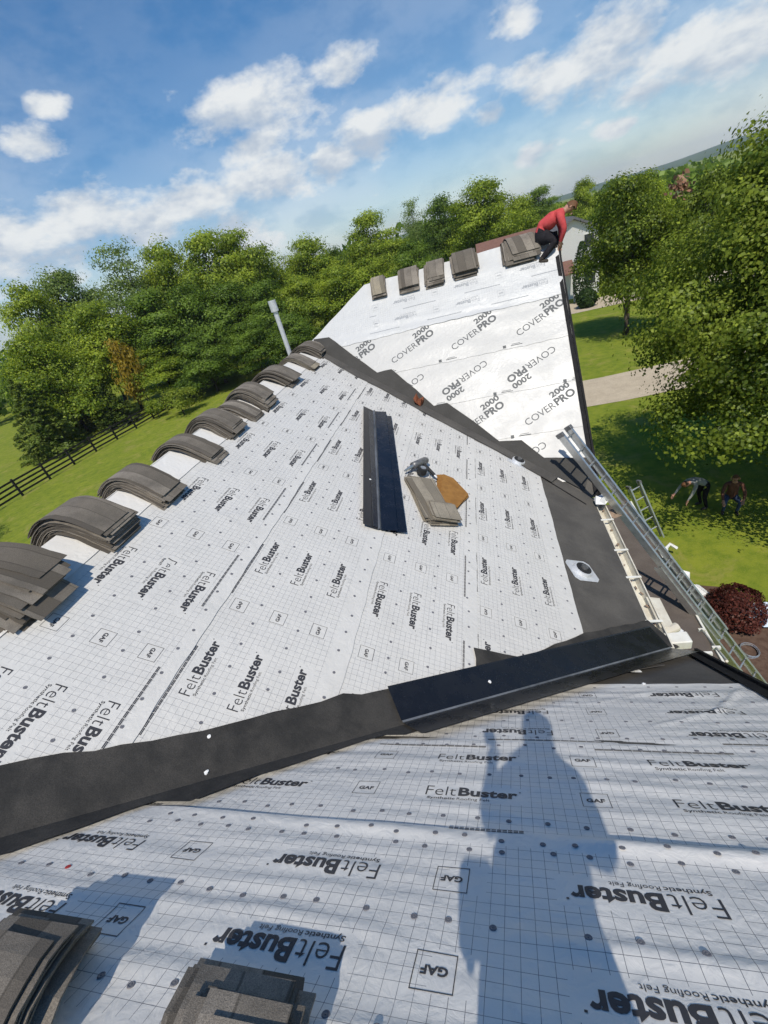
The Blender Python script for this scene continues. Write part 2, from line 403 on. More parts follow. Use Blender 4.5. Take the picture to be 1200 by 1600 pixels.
mesh('mulch_bed', [(3.2, 5.2, .01), (5.0, 5.0, .01), (5.35, 6.6, .01), (5.5, 8.2, .01), (5.0, 9.2, .01), (4.2, 9.4, .01), (3.0, 9.6, .01)], [tuple(range(7))], 'mulch')['kind'] = 'structure'

def hills():
    vs, fs = [], []; n = 140; r = random.Random(9)
    ph = [r.uniform(0, 6.3) for _ in range(6)]
    for i in range(n+1):
        az = R(-75 + 150*i/n)
        for j, (d, k) in enumerate(((1900, 0.), (2500, .75), (3000, 1.), (3600, .6))):
            hgt = 40 + 16*math.sin(az*5+ph[0]) + 11*math.sin(az*13+ph[1]) + 5*math.sin(az*31+ph[2])
            vs.append((math.sin(az)*d, math.cos(az)*d, hgt*k - (2 if k == 0 else 0)))
    for i in range(n):
        for j in range(3): a = i*4+j; fs.append((a, a+4, a+5, a+1))
    return tag(mesh('hills', vs, fs, 'hill_green', smooth=True), kind='structure')
hills()

# the air: far hills fade to pale blue
hz = bpy.data.materials.new('haze_air'); hz.use_nodes = True; g = NT(hz.node_tree); g.n.clear()
ho = g.new('ShaderNodeOutputMaterial'); pv = g.new('ShaderNodeVolumePrincipled'); pv.inputs['Color'].default_value = (.80, .90, 1, 1); pv.inputs['Density'].default_value = .00018; pv.inputs['Anisotropy'].default_value = .0
g.link(pv.outputs[0], ho.inputs['Volume']); MATS['haze_air'] = hz
hb = MB().box((0, 0, 62), (10400, 10400, 126)).build('haze', 'haze_air'); hb['kind'] = 'stuff'
# ------------------------------------------------------------------ the house
house = tag(empty('house', (-3.5, 4, 0)), 'house under re-roofing, its gabled roof wrapped in white and grey underlayment', 'house')
HL = Vector((-3.5, 4, 0))
def hp(o, sub=None):                       # make a world-built mesh a part of the house
    o.parent = sub or house
    o.location = o.location - HL if sub is None else o.location
    return o
def deck():
    XB2 = 2*XR-XE; YA2 = 2*YA-YEA; YC2 = 2*YC-YEC
    xv = (zB0-ZRA)/mB                          # where the near ridge dies into the main slope
    hx = (YC-valBC(XR))/1.0
    V = dict(
        a0=(XKA, YA, ZRA), a1=(xv, YA, ZRA), a2=(XE, YEA, ZE), a3=(XKA, YEA, ZE), a4=(XKA, YA2, ZE), a5=(-7.6, YA2, ZE), a6=(-7.6, YA, ZRA),
        b0=(XR, YA, ZR), b1=(XR, valBC(XR), ZR), b2=(XE, YEC, ZE), b3=(XB2, YEC+3, ZE), b4=(XB2, YA, ZE),
        c0=(XHC, YC, ZRC), c1=(XKC, YC, ZRC), c2=(XKC, YEC, ZE), c3=(XKC, YC2, ZE), c5=(-8.2, YC2, ZE), c6=(-8.2, 8.0, ZE))
    k = list(V); ix = {n: i for i, n in enumerate(k)}
    F = [('a0', 'a1', 'a2', 'a3'), ('a0', 'a4', 'a5', 'a6'), ('b0', 'b1', 'b2', 'a2', 'a1'), ('b0', 'b4', 'b3', 'b1'),
         ('c0', 'c1', 'c2', 'b2', 'b1'), ('c1', 'c0', 'c5', 'c3'), ('c0', 'b1', 'c6', 'c5')]
    o = mesh('roof_deck', [V[n] for n in k], [tuple(ix[n] for n in f) for f in F], 'felt_gray')
    bm = bmesh.new(); bm.from_mesh(o.data); bmesh.ops.recalc_face_normals(bm, faces=bm.faces); bm.to_mesh(o.data); bm.free()
    hp(o)
    # walls
    w = MB()
    w.box((-3.85, 5.6, ZE/2-.1), (10.1, 5.2, ZE-.2)); hp(w.build('wall', 'siding'))
    g1 = [(XKA-.28, YEA-.35, 0), (XKA-.28, YEA-.35, ZE+.05), (XKA-.28, YA, ZRA-.25), (XKA-.28, 2*YA-YEA+.35, ZE+.05), (XKA-.28, 2*YA-YEA+.35, 0)]
    hp(MB().prism(g1, (-8.5, 0, 0)).build('wall', 'siding'))
    g2 = [(XKC-.20, YEC+.3, 0), (XKC-.20, YEC+.3, ZE+.05), (XKC-.20, YC, ZRC-.35), (XKC-.20, 2*YC-YEC-.3, ZE+.05), (XKC-.20, 2*YC-YEC-.3, 0)]
    hp(MB().prism(g2, (-4.2, 0, 0)).build('wall', 'siding'))
    # windows in the wall under the main eave and the near gable
    for (c, s) in (((1.215, 4.9, 1.45), (.06, .9, 1.3)), ((1.215, 6.3, 1.45), (.06, .9, 1.3)), ((XKA-.265, 1.2, 1.6), (.06, 1.0, 1.4)), ((XKA-.265, -1.6, 1.6), (.06, 1.0, 1.4)), ((XKC-.19, 9.2, 1.7), (.06, 1.0, 1.4)), ((XKC-.19, 12.0, 1.7), (.06, 1.0, 1.4))):
        wn = MB().box(c, s).build('window', 'white_trim'); hp(wn)
        pn = MB().box((c[0]+.035, c[1], c[2]), (.012, s[1]-.14, s[2]-.14)).build('pane', 'glass_dark', wn)
deck()

# ---------- lettering
def text_mesh(s, size, bold=0., spacing=1.):
    cu = bpy.data.curves.new('t', 'FONT'); cu.body = s; cu.size = size; cu.offset = bold; cu.space_character = spacing; cu.resolution_u = 3
    ob = bpy.data.objects.new('t', cu); col.objects.link(ob)
    dg = bpy.context.evaluated_depsgraph_get()
    me = bpy.data.meshes.new_from_object(ob.evaluated_get(dg))
    v = np.array([tuple(x.co)[:2] for x in me.vertices]); f = [tuple(p.vertices) for p in me.polygons]
    bpy.data.objects.remove(ob); bpy.data.curves.remove(cu); bpy.data.meshes.remove(me)
    return v, f
class Art:
    """flat print in (u, v) metres"""
    def __init__(s): s.v = np.zeros((0, 2)); s.f = []; s.pieces = []
    def piece(s, name, art, off, ang): s.pieces.append((name, Art().add(art.v, art.f, 1, 1, off, ang))); return s
    def add(s, v, f, sx=1., sy=None, off=(0, 0), ang=0.):
        v = np.array(v, float)*[sx, sy or sx]
        if ang: c, k = math.cos(ang), math.sin(ang); v = v@np.array([[c, k], [-k, c]])
        n = len(s.v); s.v = np.vstack([s.v, v+np.array(off)]); s.f += [tuple(i+n for i in q) for q in f]; return s
    def rect(s, x0, y0, x1, y1): return s.add([(x0, y0), (x1, y0), (x1, y1), (x0, y1)], [(0, 1, 2, 3)])
    def cut(s, d):
        bm = bmesh.new(); vs = [bm.verts.new((x, y, 0)) for x, y in s.v]
        for f in s.f:
            try: bm.faces.new([vs[i] for i in f])
            except ValueError: pass
        for ax in (0, 1):
            lo, hi = s.v[:, ax].min(), s.v[:, ax].max(); t = math.floor(lo/d)*d+d
            while t < hi:
                co = [0, 0, 0]; no = [0, 0, 0]; co[ax] = t; no[ax] = 1
                bmesh.ops.bisect_plane(bm, geom=bm.verts[:]+bm.edges[:]+bm.faces[:], plane_co=co, plane_no=no)
                t += d
        bm.verts.index_update()
        s.v = np.array([tuple(v.co)[:2] for v in bm.verts]); s.f = [tuple(v.index for v in f.verts) for f in bm.faces]; bm.free()
        return s
def fit_width(vf, x0, x1, y0=None, h=None):
    v, f = vf; v = v.copy(); a, b = v[:, 0].min(), v[:, 0].max(); k = (x1-x0)/(b-a)
    v[:, 0] = (v[:, 0]-a)*k+x0
    c, d = v[:, 1].min(), v[:, 1].max(); ky = (h/(d-c)) if h else k
    v[:, 1] = (v[:, 1]-c)*ky+(y0 or 0)
    return v, f
def logo_felt(detail=True):
    a = Art()
    a.add(*fit_width(text_mesh('Felt', 1., -.012), -.25, -.085, -.035, .085))
    a.add(*fit_width(text_mesh('Buster', 1., .034), -.072, .235, -.035, .085))
    a.rect(.243, .032, .252, .040)
    if detail:
        a.add(*fit_width(text_mesh('Synthetic', 1., .012), -.235, -.085, -.078, .030))
        a.add(*fit_width(text_mesh('Roofing Felt', 1., -.004), -.075, .095, -.078, .030))
    return a
def logo_box():
    a = Art(); k = .066; t = .0032
    a.rect(-k, -k, k, -k+t).rect(-k, k-t, k, k).rect(-k, -k+t, -k+t, k-t).rect(k-t, -k+t, k, k-t)
    a.add(*fit_width(text_mesh('GAF', 1., .035), -.043, .043, -.017, .034))
    return a
def logo_cover():
    a = Art(); ang = R(27)
    b = Art()
    b.add(*fit_width(text_mesh('COVER', 1., .0), -.52, .10, -.07, .135))
    b.add(*fit_width(text_mesh('PRO', 1., .04), .12, .52, -.07, .155))
    b.add(*fit_width(text_mesh('2000', 1., .034), .13, .52, .115, .12))
    a.add(b.v, b.f, 1, 1, (0, 0), ang)
    return a
LOGO = logo_felt().cut(.035); LOGO_FAR = logo_felt(True).cut(.12); BOX = logo_box().cut(.05); COVER = logo_cover().cut(.15)

# ---------- wrinkles (height above the deck in metres)
def seg_ridge(u, v, a, b, amp, w):
    a, b = np.array(a), np.array(b); d = b-a; L = np.hypot(*d); d = d/L
    t = (u-a[0])*d[0]+(v-a[1])*d[1]; s = -(u-a[0])*d[1]+(v-a[1])*d[0]
    m = np.clip(np.minimum(t, L-t)/(.25*L)+.0, 0, 1)
    return amp*np.exp(-(s/w)**2)*m
def wrinkleA(u, v):
    h = .0045*np.sin(v*26+1.6*np.sin(u*1.7+v*2)+u*.9)*(.5+.5*np.sin(u*1.1+v*3.1+.7))
    h = h+.0028*np.sin(v*47+2.2*np.sin(u*2.3)+u*2.0)*(.5+.5*np.sin(u*2.7-v*4+2))
    h = h+.003*np.sin(u*5+v*9+np.sin(v*6))*np.sin(v*3+u*1.3)
    h = h+seg_ridge(u, v, (.15, -1.12), (-1.8, -1.10), .022, .045) + seg_ridge(u, v, (2.2, -1.14), (.0, -1.12), .007, .04)
    h = h+seg_ridge(u, v, (-1.15, -2.62), (-1.72, -3.45), .014, .022) + seg_ridge(u, v, (-.7, -2.45), (-1.5, -2.95), .010, .022)
    h = h+seg_ridge(u, v, (-.4, -2.95), (-1.1, -3.35), .005, .02)
    h = h+seg_ridge(u, v, (.2, -.62), (-.9, -.60), .011, .035) + seg_ridge(u, v, (1.3, -.60), (.35, -.52), .008, .03) + seg_ridge(u, v, (.05, -.30), (-.7, -.26), .007, .03)
    h = h+seg_ridge(u, v, (.8, -.22), (.1, -.27), .008, .025)
    h = h+seg_ridge(u, v, (-.3, -1.72), (-1.6, -1.78), .006, .04)
    return np.maximum(h, -.004)
def wrinkleB(u, v):
    h = .0022*np.sin(v*9+1.3*np.sin(u*1.9)+u*.5)+.0022*np.sin(u*6+2*np.sin(v*2.2)+v*1.4)
    h = h+.0018*np.sin(u*13+v*5+np.sin(v*7))*np.sin(v*2+u)
    h = h+seg_ridge(u, v, (2.55, 3.65), (3.0, 3.35), .018, .03)+seg_ridge(u, v, (3.4, 3.5), (3.75, 3.15), .008, .03)+seg_ridge(u, v, (2.1, 1.75), (1.6, 1.85), .012, .02)
    return np.maximum(h, -.003)
def wrinkleC(u, v):
    h = .004*np.sin(v*11+1.5*np.sin(u*2.1)+u*.6)+.003*np.sin(u*5+2*np.sin(v*2.2))
    h = h+seg_ridge(u, v, (-3.2, 14.7), (1.5, 14.5), .014, .04)+seg_ridge(u, v, (-3.0, 14.95), (0.5, 14.72), .010, .03)+seg_ridge(u, v, (-2.5, 15.1), (-1.8, 14.6), .008, .03)
    return np.maximum(h, -.003)

def course(P, wr, u0, u1, v0, v1, res, mat, flip, uphase, vrow0, art, base=.006, lap=.006, edge_noise=.0, clip=None, seed=1):
    """one run of underlayment: a fine sheet plus its print, both on the plane with the sheet's wrinkles"""
    nu, nv = max(2, int((u1-u0)/res)), max(2, int((v1-v0)/res))
    U, V = np.meshgrid(np.linspace(u0, u1, nu+1), np.linspace(v0, v1, nv+1), indexing='ij')
    rr = np.random.RandomState(seed)
    if edge_noise:
        ed = sum(rr.uniform(.3, 1)*np.sin(U[:, 0]*k+rr.uniform(0, 6)) for k in (1.7, 4.3, 9.1, 21.))*edge_noise/2
        V = V + ed[:, None]*np.clip(1-(V-v0)/.3, 0, 1)
    def hgt(u, v): return base+lap*np.clip(1-(v-v0)/(v1-v0), 0, 1)+wr(u, v)
    H = hgt(U, V)
    O, eu, ev, en = (np.array(x) for x in (P.o, P.u, P.v, P.n))
    pos = O+U[..., None]*eu+V[..., None]*ev+H[..., None]*en
    idx = np.arange((nu+1)*(nv+1)).reshape(nu+1, nv+1)
    faces = np.stack([idx[:-1, :-1], idx[1:, :-1], idx[1:, 1:], idx[:-1, 1:]], -1).reshape(-1, 4)
    sg = -1. if flip else 1.
    uv = np.stack([(U-uphase)*sg, (V-vrow0)*sg], -1).reshape(-1, 2)
    me = bpy.data.meshes.new('underlayment_course'); me.from_pydata(pos.reshape(-1, 3)-np.array(HL), [], faces.tolist())
    l = me.uv_layers.new(name='UVMap'); li = np.empty(len(me.loops), int); me.loops.foreach_get('vertex_index', li)
    l.data.foreach_set('uv', uv[li].astype(np.float32).ravel())
    me.polygons.foreach_set('use_smooth', np.ones(len(me.polygons), bool)); me.update()
    if clip:
        bm = bmesh.new(); bm.from_mesh(me)
        for co, no in clip: bmesh.ops.bisect_plane(bm, geom=bm.verts[:]+bm.edges[:]+bm.faces[:], plane_co=Vector(co)-HL, plane_no=no, clear_outer=True)
        bm.to_mesh(me); bm.free()
    o = link_mesh('underlayment_course', me, mat, house)
    for nm, q in ((art.pieces + ([('lap_marking', art)] if len(art.v) else [])) if art is not None else []):
        au, av = q.v[:, 0], q.v[:, 1]
        hh = hgt(au, av)+.0016
        ap = O+au[:, None]*eu+av[:, None]*ev+hh[:, None]*en
        am = bpy.data.meshes.new(nm); am.from_pydata(ap-np.array(HL), [], q.f); am.update()
        if clip:
            bm = bmesh.new(); bm.from_mesh(am)
            for co, no in clip: bmesh.ops.bisect_plane(bm, geom=bm.verts[:]+bm.edges[:]+bm.faces[:], plane_co=Vector(co)-HL, plane_no=no, clear_outer=True)
            bm.to_mesh(am); bm.free()
            if not len(am.polygons): continue
        lo = link_mesh(nm, am, 'ink_mid' if mat == 'membrane_cover' else 'ink', o)
        if nm == 'lap_marking': lo['kind'] = 'stuff'
    return o, hgt
def layout(rows, uphase, period, gafoff, u0, u1, flip, logo, stripes=(), jit=0.):
    a = Art(); ang = math.pi if flip else 0.
    for v in rows:
        k = math.ceil((u0-uphase)/period)-1
        while uphase+k*period < u1+.3:
            u = uphase+k*period
            if u0+.26 < u < u1-.26: a.piece('printed_logo', logo, (u, v), ang)
            gu = u+gafoff*(-1 if flip else 1)
            if u0+.08 < gu < u1-.08: a.piece('printed_box', BOX, (gu, v), ang)
            k += 1
    for (v, start, ln, per) in stripes:
        k = math.floor((u0-start)/per)
        while start+k*per < u1:
            s0 = start+k*per; n = 14
            for i in range(n):
                x0 = s0+ln*i/n; x1 = s0+ln*(i+1)/n
                if x0 > u0 and x1 < u1: a.rect(x0, v-.0085, x1-.004, v-.0015).rect(x0, v+.0015, x1-.004, v+.0085)
            k += 1
    return a

def cap_mesh():
    b = MB(); n = 10; r = .0128
    prof = [(r, 0), (r*.95, .0022), (r*.72, .0030), (r*.55, .0018), (r*.22, .0018), (r*.2, .0034)]
    vs = [(q*math.cos(2*math.pi*k/n), q*math.sin(2*math.pi*k/n), z) for q, z in prof for k in range(n)]
    fs = [(i*n+k, i*n+(k+1) % n, (i+1)*n+(k+1) % n, (i+1)*n+k) for i in range(len(prof)-1) for k in range(n)] + [tuple((len(prof)-1)*n+k for k in range(n))]
    me = bpy.data.meshes.new('cap_nail'); me.from_pydata(vs, [], fs); me.update(); me.materials.append(MATS['cap_plastic'])
    return me
CAP = cap_mesh(); CAPV = np.array([tuple(v.co) for v in CAP.vertices]); CAPF = [tuple(p.vertices) for p in CAP.polygons]
CAP_RED = CAP.copy(); CAP_RED.materials.clear(); CAP_RED.materials.append(MATS['cap_red'])
def cap_nails(P, par, hgt, rows, u0, u1, step, single, seed=0, skip=lambda u, v: False):
    r = random.Random(seed); allv = []; allf = []
    for v in rows:
        u = u0+r.uniform(0, step)
        while u < u1:
            uu, vv = u+r.uniform(-.02, .02), v+r.uniform(-.018, .018)
            u += step*r.uniform(.85, 1.15)
            if skip(uu, vv): continue
            h = float(hgt(np.array(uu), np.array(vv)))+.0008
            c = P(uu, vv, h)-HL
            Mx = Matrix((P.u, P.v, P.n)).transposed()
            if single:
                o = bpy.data.objects.new('cap_nail', CAP_RED if r.random() < .02 else CAP); col.objects.link(o); o.parent = par
                o.matrix_local = Matrix.Translation(c) @ Mx.to_4x4() @ Matrix.Rotation(r.uniform(0, 6), 4, 'Z')
            else:
                n = len(allv); w = (np.array(Mx) @ CAPV.T).T+np.array(c); allv += w.tolist(); allf += [tuple(i+n for i in f) for f in CAPF]
    if not single and allv:
        o = mesh('cap_nails', allv, allf, 'cap_plastic', par); o['kind'] = 'stuff'

# near slope
clipA = [((XKA-.01, 0, 0), (1, 0, 0)), ((0, YA+.002, 0), (0, -1, 0))]
membrane_mat('membrane_near', .0503, 1.22, .40, 0., 3, .61, -.62, .30)
membrane_mat('membrane_mid', .0503, 1.21, .42, 0., 3, .60, -.32, .72)
membrane_mat('membrane_low', .0503, 1.31, .42, 0., 3, .63, -.55, .55)
uA0, uA1 = -1.79, 3.3
r1 = [-.44, -.84]; a1 = layout(r1, .93, 1.22, -.55, uA0, uA1, False, LOGO, [(-1.165, .1, .34, 2.0)])
# small print along the lap
c1, h1 = course(PA, wrinkleA, uA0, uA1, -1.16, .14, .02, 'membrane_near', False, .93, -.44, a1, .010, .008, .006, clipA, 3)
r2 = [-1.50, -1.92]; a2 = layout(r2, .36, 1.21, -.60, uA0, uA1, True, LOGO, [(-2.085, .32, .74, 1.4)])
c2, h2 = course(PA, wrinkleA, uA0, uA1, -2.17, -1.08, .02, 'membrane_mid', True, .36, -1.70+.20, a2, .006, .007, .006, clipA, 4)
r3 = [-2.38, -2.79, -3.20]; a3 = layout(r3, .13, 1.31, -.60, uA0, 1.5, False, LOGO, [(-2.235, -.42, .74, 1.4)])
c3, h3 = course(PA, wrinkleA, uA0, 1.5, -3.50, -2.09, .022, 'membrane_low', False, .13, -2.79, a3, .003, .007, .01, clipA, 5)
vA = lambda u, v: (-v/sA) > valAB(-u)-.25
cap_nails(PA, c1, h1, [-.64, -.24, -1.03, -1.10], uA0, 2.9, .155, True, 1, lambda u, v: vA(u, v) or random.random() < .08)
cap_nails(PA, c2, h2, [-1.27, -1.71, -2.11], uA0, 2.2, .16, True, 2, vA)
cap_nails(PA, c3, h3, [-2.30, -2.6, -3.0, -3.42], uA0, 1.3, .2, False, 3, vA)

# back of the near ridge
PA2 = Plane((0, 0, ZRA-mA*YA), (1, 0, 0), (0, 1, mA))
membrane_mat('membrane_back', .0503, 1.22, .40, 0., 3, .61, -.62, .30)
course(PA2, wrinkleB, -3.3, 1.79, YA*sA-1.1, YA*sA+.004, .05, 'membrane_back', False, .2, YA*sA-.45, layout([YA*sA-.45], .2, 1.22, -.55, -3.2, 1.7, False, LOGO_FAR), .012, .006, .006, None, 6)
# main slope
membrane_mat('membrane_b', .0503, 1.32, .375, 0., 3, .655, -.52, .52, .85, (.63, .612, .57))
VB = [(-.74, .58, False, 4.09, [.40, .01, -.385], 11), (.50, 1.75, True, 3.09, [.80, 1.17, 1.54], 12), (1.67, 2.93, False, 3.17, [2.0, 2.37, 2.73], 13), (2.86, 4.16, True, 2.48, [3.12, 3.49, 3.87], 14)]
for i, (v0, v1, fl, ph, rows, sd) in enumerate(VB):
    st = []
    if i == 0: st = [(.50, 2.35, .72, 1.32)]
    if i == 1: st = [(.645, 2.20, .72, 1.32)]
    if i == 2: st = [(2.85, 1.27, .73, 1.32)]
    if i == 3: st = [(3.00, 2.35, .71, 1.32)]
    art = layout(rows, ph, 1.32, .64 if not fl else -.66, .3, 10.0, fl, LOGO_FAR, st)
    cB, hB = course(PB, wrinkleB, .2, 10.1, v0, v1+.06, .045, 'membrane_b', fl, ph, rows[1], art, .004+.0022*i, .006, .008, None, sd)
    vb = lambda u, v: not (valAB(-v/sB)+.3 < u < valBC(-v/sB)-.25)
    cap_nails(PB, cB, hB, [v0+.10, (rows[0]+rows[1])/2, (rows[1]+rows[2])/2] if fl or i == 2 or i == 0 else [v0+.05], .4, 9.8, .21, False, sd, vb)
membrane_mat('membrane_plain', .0503, 1.32, .375, 0., 3, .655, -.01, .01, .0)
course(PB, wrinkleB, .0, 10.1, 4.08, 4.48, .045, 'membrane_plain', False, 0, 4.2, None, .014, .005, .006, None, 15)
# back of the main ridge
PB2 = Plane((2*XR, 0, zB0), (0, -1, 0), (1, 0, mB))
course(PB2, wrinkleB, -9.9, .0, 3.4, 4.48, .06, 'membrane_plain', False, 0, 4.2, None, .010, .005, .006, None, 16)

# far slope
hd = Vector((XR-XHC, valBC(XR)+.03-YC, 0)); hn = Vector((hd.y, -hd.x, 0)).normalized()
if hn.x > 0: hn = -hn
clipC = [((XHC, YC, 0), hn), ((XKC-.005, 0, 0), (1, 0, 0)), ((0, YC-.001, 0), (0, 1, 0))]
membrane_mat('membrane_cover', .0503, 1.28, .9, 0., 1, .6, -.01, .01, 0., (.53, .52, .49), .28)
membrane_mat('membrane_far', .0503, 1.32, .375, 0., 3, .655, -.3, .3, .45, (.55, .55, .535))
def cover_row(v, ph, flip, u0=-3.6):
    a = Art(); u = ph
    while u > u0: u -= 1.28
    while u < 1.25:
        if u > u0: a.piece('printed_logo', COVER, (u, v), math.pi if flip else 0)
        for du in (.55,): a.rect(u+du-.03, v-.46-.03, u+du+.03, v-.46+.03); a.rect(u+du+.12, v-.47, u+du+.34, v-.455); a.rect(u+du+.14, v-.44, u+du+.30, v-.43)
        u += 1.28
    return a
course(PC, wrinkleC, -2.6, 1.6, 10.9, 11.95, .06, 'membrane_cover', True, 0, 11.4, cover_row(11.42, .37, True, -.2), .003, .006, .01, clipC, 21)
course(PC, wrinkleC, -3.0, 1.6, 11.88, 12.85, .06, 'membrane_cover', False, 0, 12.4, cover_row(12.35, 1.0, False), .005, .006, .01, clipC, 22)
course(PC, wrinkleC, -3.9, 1.6, 12.78, 13.76, .06, 'membrane_cover', True, 0, 13.3, cover_row(13.27, .78, True), .007, .006, .01, clipC, 23)
course(PC, wrinkleC, -4.2, 1.6, 13.69, 14.66, .05, 'membrane_cover', False, 0, 14.2, cover_row(14.20, 1.07, False), .009, .006, .012, clipC, 24)
aF = layout([14.92, 15.32], 1.05, 1.32, .64, -2.4, 1.6, True, LOGO_FAR, [(14.72, .2, .72, 1.32), (15.12, -.3, .72, 1.32)])
cF, hF = course(PC, wrinkleC, -4.4, 1.6, 14.58, 15.96, .045, 'membrane_far', True, 1.05, 15.12, aF, .012, .008, .014, clipC, 25)
for ch in cF.children: ch.data.materials.clear(); ch.data.materials.append(MATS['ink_faint'])
PC2 = Plane((0, 2*YC, zC0), (-1, 0, 0), (0, -1, mC))
course(PC2, wrinkleC, -1.58, 2.4, 15.0, 15.955, .1, 'membrane_far', False, 0, 15.1, None, .01, .005, .0, None, 26)

# ---------- valley lining: grey self-adhering sheet on both sides of each valley
def lining(name, mat, creasefn, side1, side2, xs0, xs1, h=.017):
    """side1/side2: lists of world points from one end to the other, each already on its plane"""
    def ribbon(pts, crease):
        vs = []; fs = []; n = len(pts)
        for p, q in zip(pts, crease): vs += [q, q.lerp(p, .5), p]
        for i in range(n-1):
            for j in range(2): a = i*3+j; fs.append((a, a+1, a+4, a+3))
        return vs, fs
    o = MB()
    for pts in (side1, side2):
        if not pts: continue
        cr = [creasefn(p) for p in pts]
        v, f = ribbon(pts, cr); o.add(v, f)
    return hp(o.build(name, mat))
def dense(pts, step=.12, jit=.006, seed=0):
    r = random.Random(seed); out = []
    for a, b in zip(pts[:-1], pts[1:]):
        n = max(1, int(math.dist(a, b)/step))
        for i in range(n): t = i/n; out.append((a[0]+(b[0]-a[0])*t+r.uniform(-jit, jit), a[1]+(b[1]-a[1])*t+r.uniform(-jit, jit)))
    return out+[pts[-1]]
def crAB(p):                               # nearest point along the 45-ish valley, lifted clear of both planes
    x = (p.x + (p.y-valAB(0))*(mB/mA))/(1+(mB/mA)**2); return Vector((x, valAB(x), zB0-mB*x+.055))
def crBC(p):
    k = -mB/mC; x = (p.x+(p.y-valBC(0))*k)/(1+k*k); return Vector((x, valBC(x), zB0-mB*x+.05))
LB = dense([(-3.6, .35), (-2.97, .90), (-2.5, 1.18), (-2.14, 1.41), (-1.8, 1.68), (-1.55, 1.86), (-1.42, 1.99), (-1.3, 2.02), (-.9, 2.30), (-.45, 2.62), (-.47, 2.86), (-.05, 2.93), (.3, 3.25), (.64, 3.56), (1.46, 4.15)], .12, .008, 1)
LA = dense([(-3.5, -.02), (-2.53, .49), (-2.13, .90), (-1.9, .93), (-1.69, 1.16), (-1.06, 1.70), (-.91, 1.70), (-.3, 2.15), (.42, 2.72), (.9, 3.0), (1.5, 3.5)], .12, .008, 2)
lining('valley_lining', 'felt_black', crAB, [onB(x, y, .027) for x, y in LB], [onA(x, y, .040) for x, y in LA], 0, 0)
LB2 = dense([(-3.72, 9.62), (-3.27, 9.35), (-2.7, 8.98), (-2.2, 8.78), (-1.49, 8.35), (-.7, 7.95), (-.04, 7.62), (.57, 7.21), (.8, 7.08)], .15, .006, 3)
LC2 = dense([(-3.72, 10.02), (-3.35, 9.99), (-2.8, 9.6), (-2.29, 9.25), (-1.98, 9.26), (-1.5, 8.88), (-1.16, 8.59), (-.88, 8.59), (-.4, 8.27), (.02, 7.95), (.42, 7.92), (.77, 7.65), (1.2, 7.60), (1.58, 7.57)], .15, .004, 4)
lining('valley_lining', 'felt_gray', crBC, [onB(x, y, .027) for x, y in LB2], [], 0, 0)
lining('valley_lining', 'felt_dark', crBC, [], [onC(x, y, .034) for x, y in LC2], 0, 0)
# seams in the grey eave sheet
hp(MB().bar(onB(.72, 7.15, .006), onB(1.30, 6.72, .006), .03, .004, PB.n).build('lap_strip', 'drip_black'))

# ---------- edge metal, gutter, fascia, porch
hp(MB().bar((XKC+.012, YC+.02, ZRC+.008), (XKC+.012, YEC-.05, ZE+.0), .035, .06).build('drip_edge', 'drip_black'))
hp(MB().bar((XKC-.045, YC, ZRC+.022), (XKC-.045, YEC-.02, ZE+.022), .07, .006, PC.n).build('drip_edge', 'drip_black'))
hp(MB().bar((XKA+.012, YA, ZRA+.01), (XKA+.012, YEA+.03, ZE+.01), .03, .07).build('drip_edge', 'drip_black'))
hp(MB().bar((XKA-.05, YA, ZRA+.032), (XKA-.05, YEA, ZE+.032), .09, .006, PA.n).build('drip_edge', 'drip_black'))
hp(MB().box((XKA-.14, YEA+.03, ZE-.09), (.62, .03, .16)).build('fascia', 'white_trim'))
def gutter():
    y0, y1 = YEA+.10, YEC+.0; b = MB()
    prof = [(0, .0), (.0, -.11), (.09, -.115), (.12, -.05), (.125, .0), (.14, .0), (.142, -.012), (.13, -.014), (.112, -.11), (.10, -.128), (-.012, -.125), (-.012, .0)]
    pts = [(XE+.015+x, y0, ZE-.012+z) for x, z in prof]
    b.prism(pts, (0, y1-y0, 0)); o = b.build('gutter', 'gutter_white'); hp(o)
    for y in (y0+.006, y1-.006): MB().prism([(XE+.012, y, ZE-.012), (XE+.012, y, ZE-.14), (XE+.115, y, ZE-.14), (XE+.152, y, ZE-.01)], (0, .01, 0)).build('end_cap', 'gutter_white', o)
    for y in (4.15, 4.95, 5.55, 6.35): MB().bar((XE-.03, y, ZE+.012), (XE+.16, y, ZE+.006), .035, .008).build('hanger', 'white_trim', o)
    lf = MB(); r = random.Random(5)
    for i in range(16):
        y = r.uniform(y0+.1, y1-.1); x = XE+.03+r.uniform(0, .08)
        lf.box((x, y, ZE-.10+r.uniform(0, .02)), (r.uniform(.015, .035), r.uniform(.02, .06), .008), Matrix.Rotation(r.uniform(0, 3), 3, 'Z'))
    k = lf.build('leaf_litter', 'board_wood', o); k['kind'] = 'stuff'
gutter()
hp(MB().box((XE-.01, (YEA+YEC)/2, ZE-.12), (.02, YEC-YEA-.02, .20)).build('fascia', 'white_trim'))
# elbow, outlet box and end board at the inner corner
hp(MB().box((1.70, 3.93, ZE-.10), (.30, .16, .13), Matrix.Rotation(R(4), 3, 'Z')).build('downspout_outlet', 'white_trim', bevel=.012))
hp(MB().tube([(1.64, 4.08, ZE-.12), (1.80, 4.16, ZE-.12)], .055, 12).build('downspout_elbow', 'gutter_white', smooth=False))
hp(MB().box((1.675, 4.36, ZE-.07), (.17, .52, .02), Matrix.Rotation(R(14), 3, 'Y')).build('soffit_panel', 'gutter_white', bevel=.006))
# bracket at the end of the near eave
hp(MB().box((2.02, 3.52, ZE-.14), (.20, .28, .04), Matrix.Rotation(R(25), 3, 'Y')).build('rake_return', 'white_trim', bevel=.008))
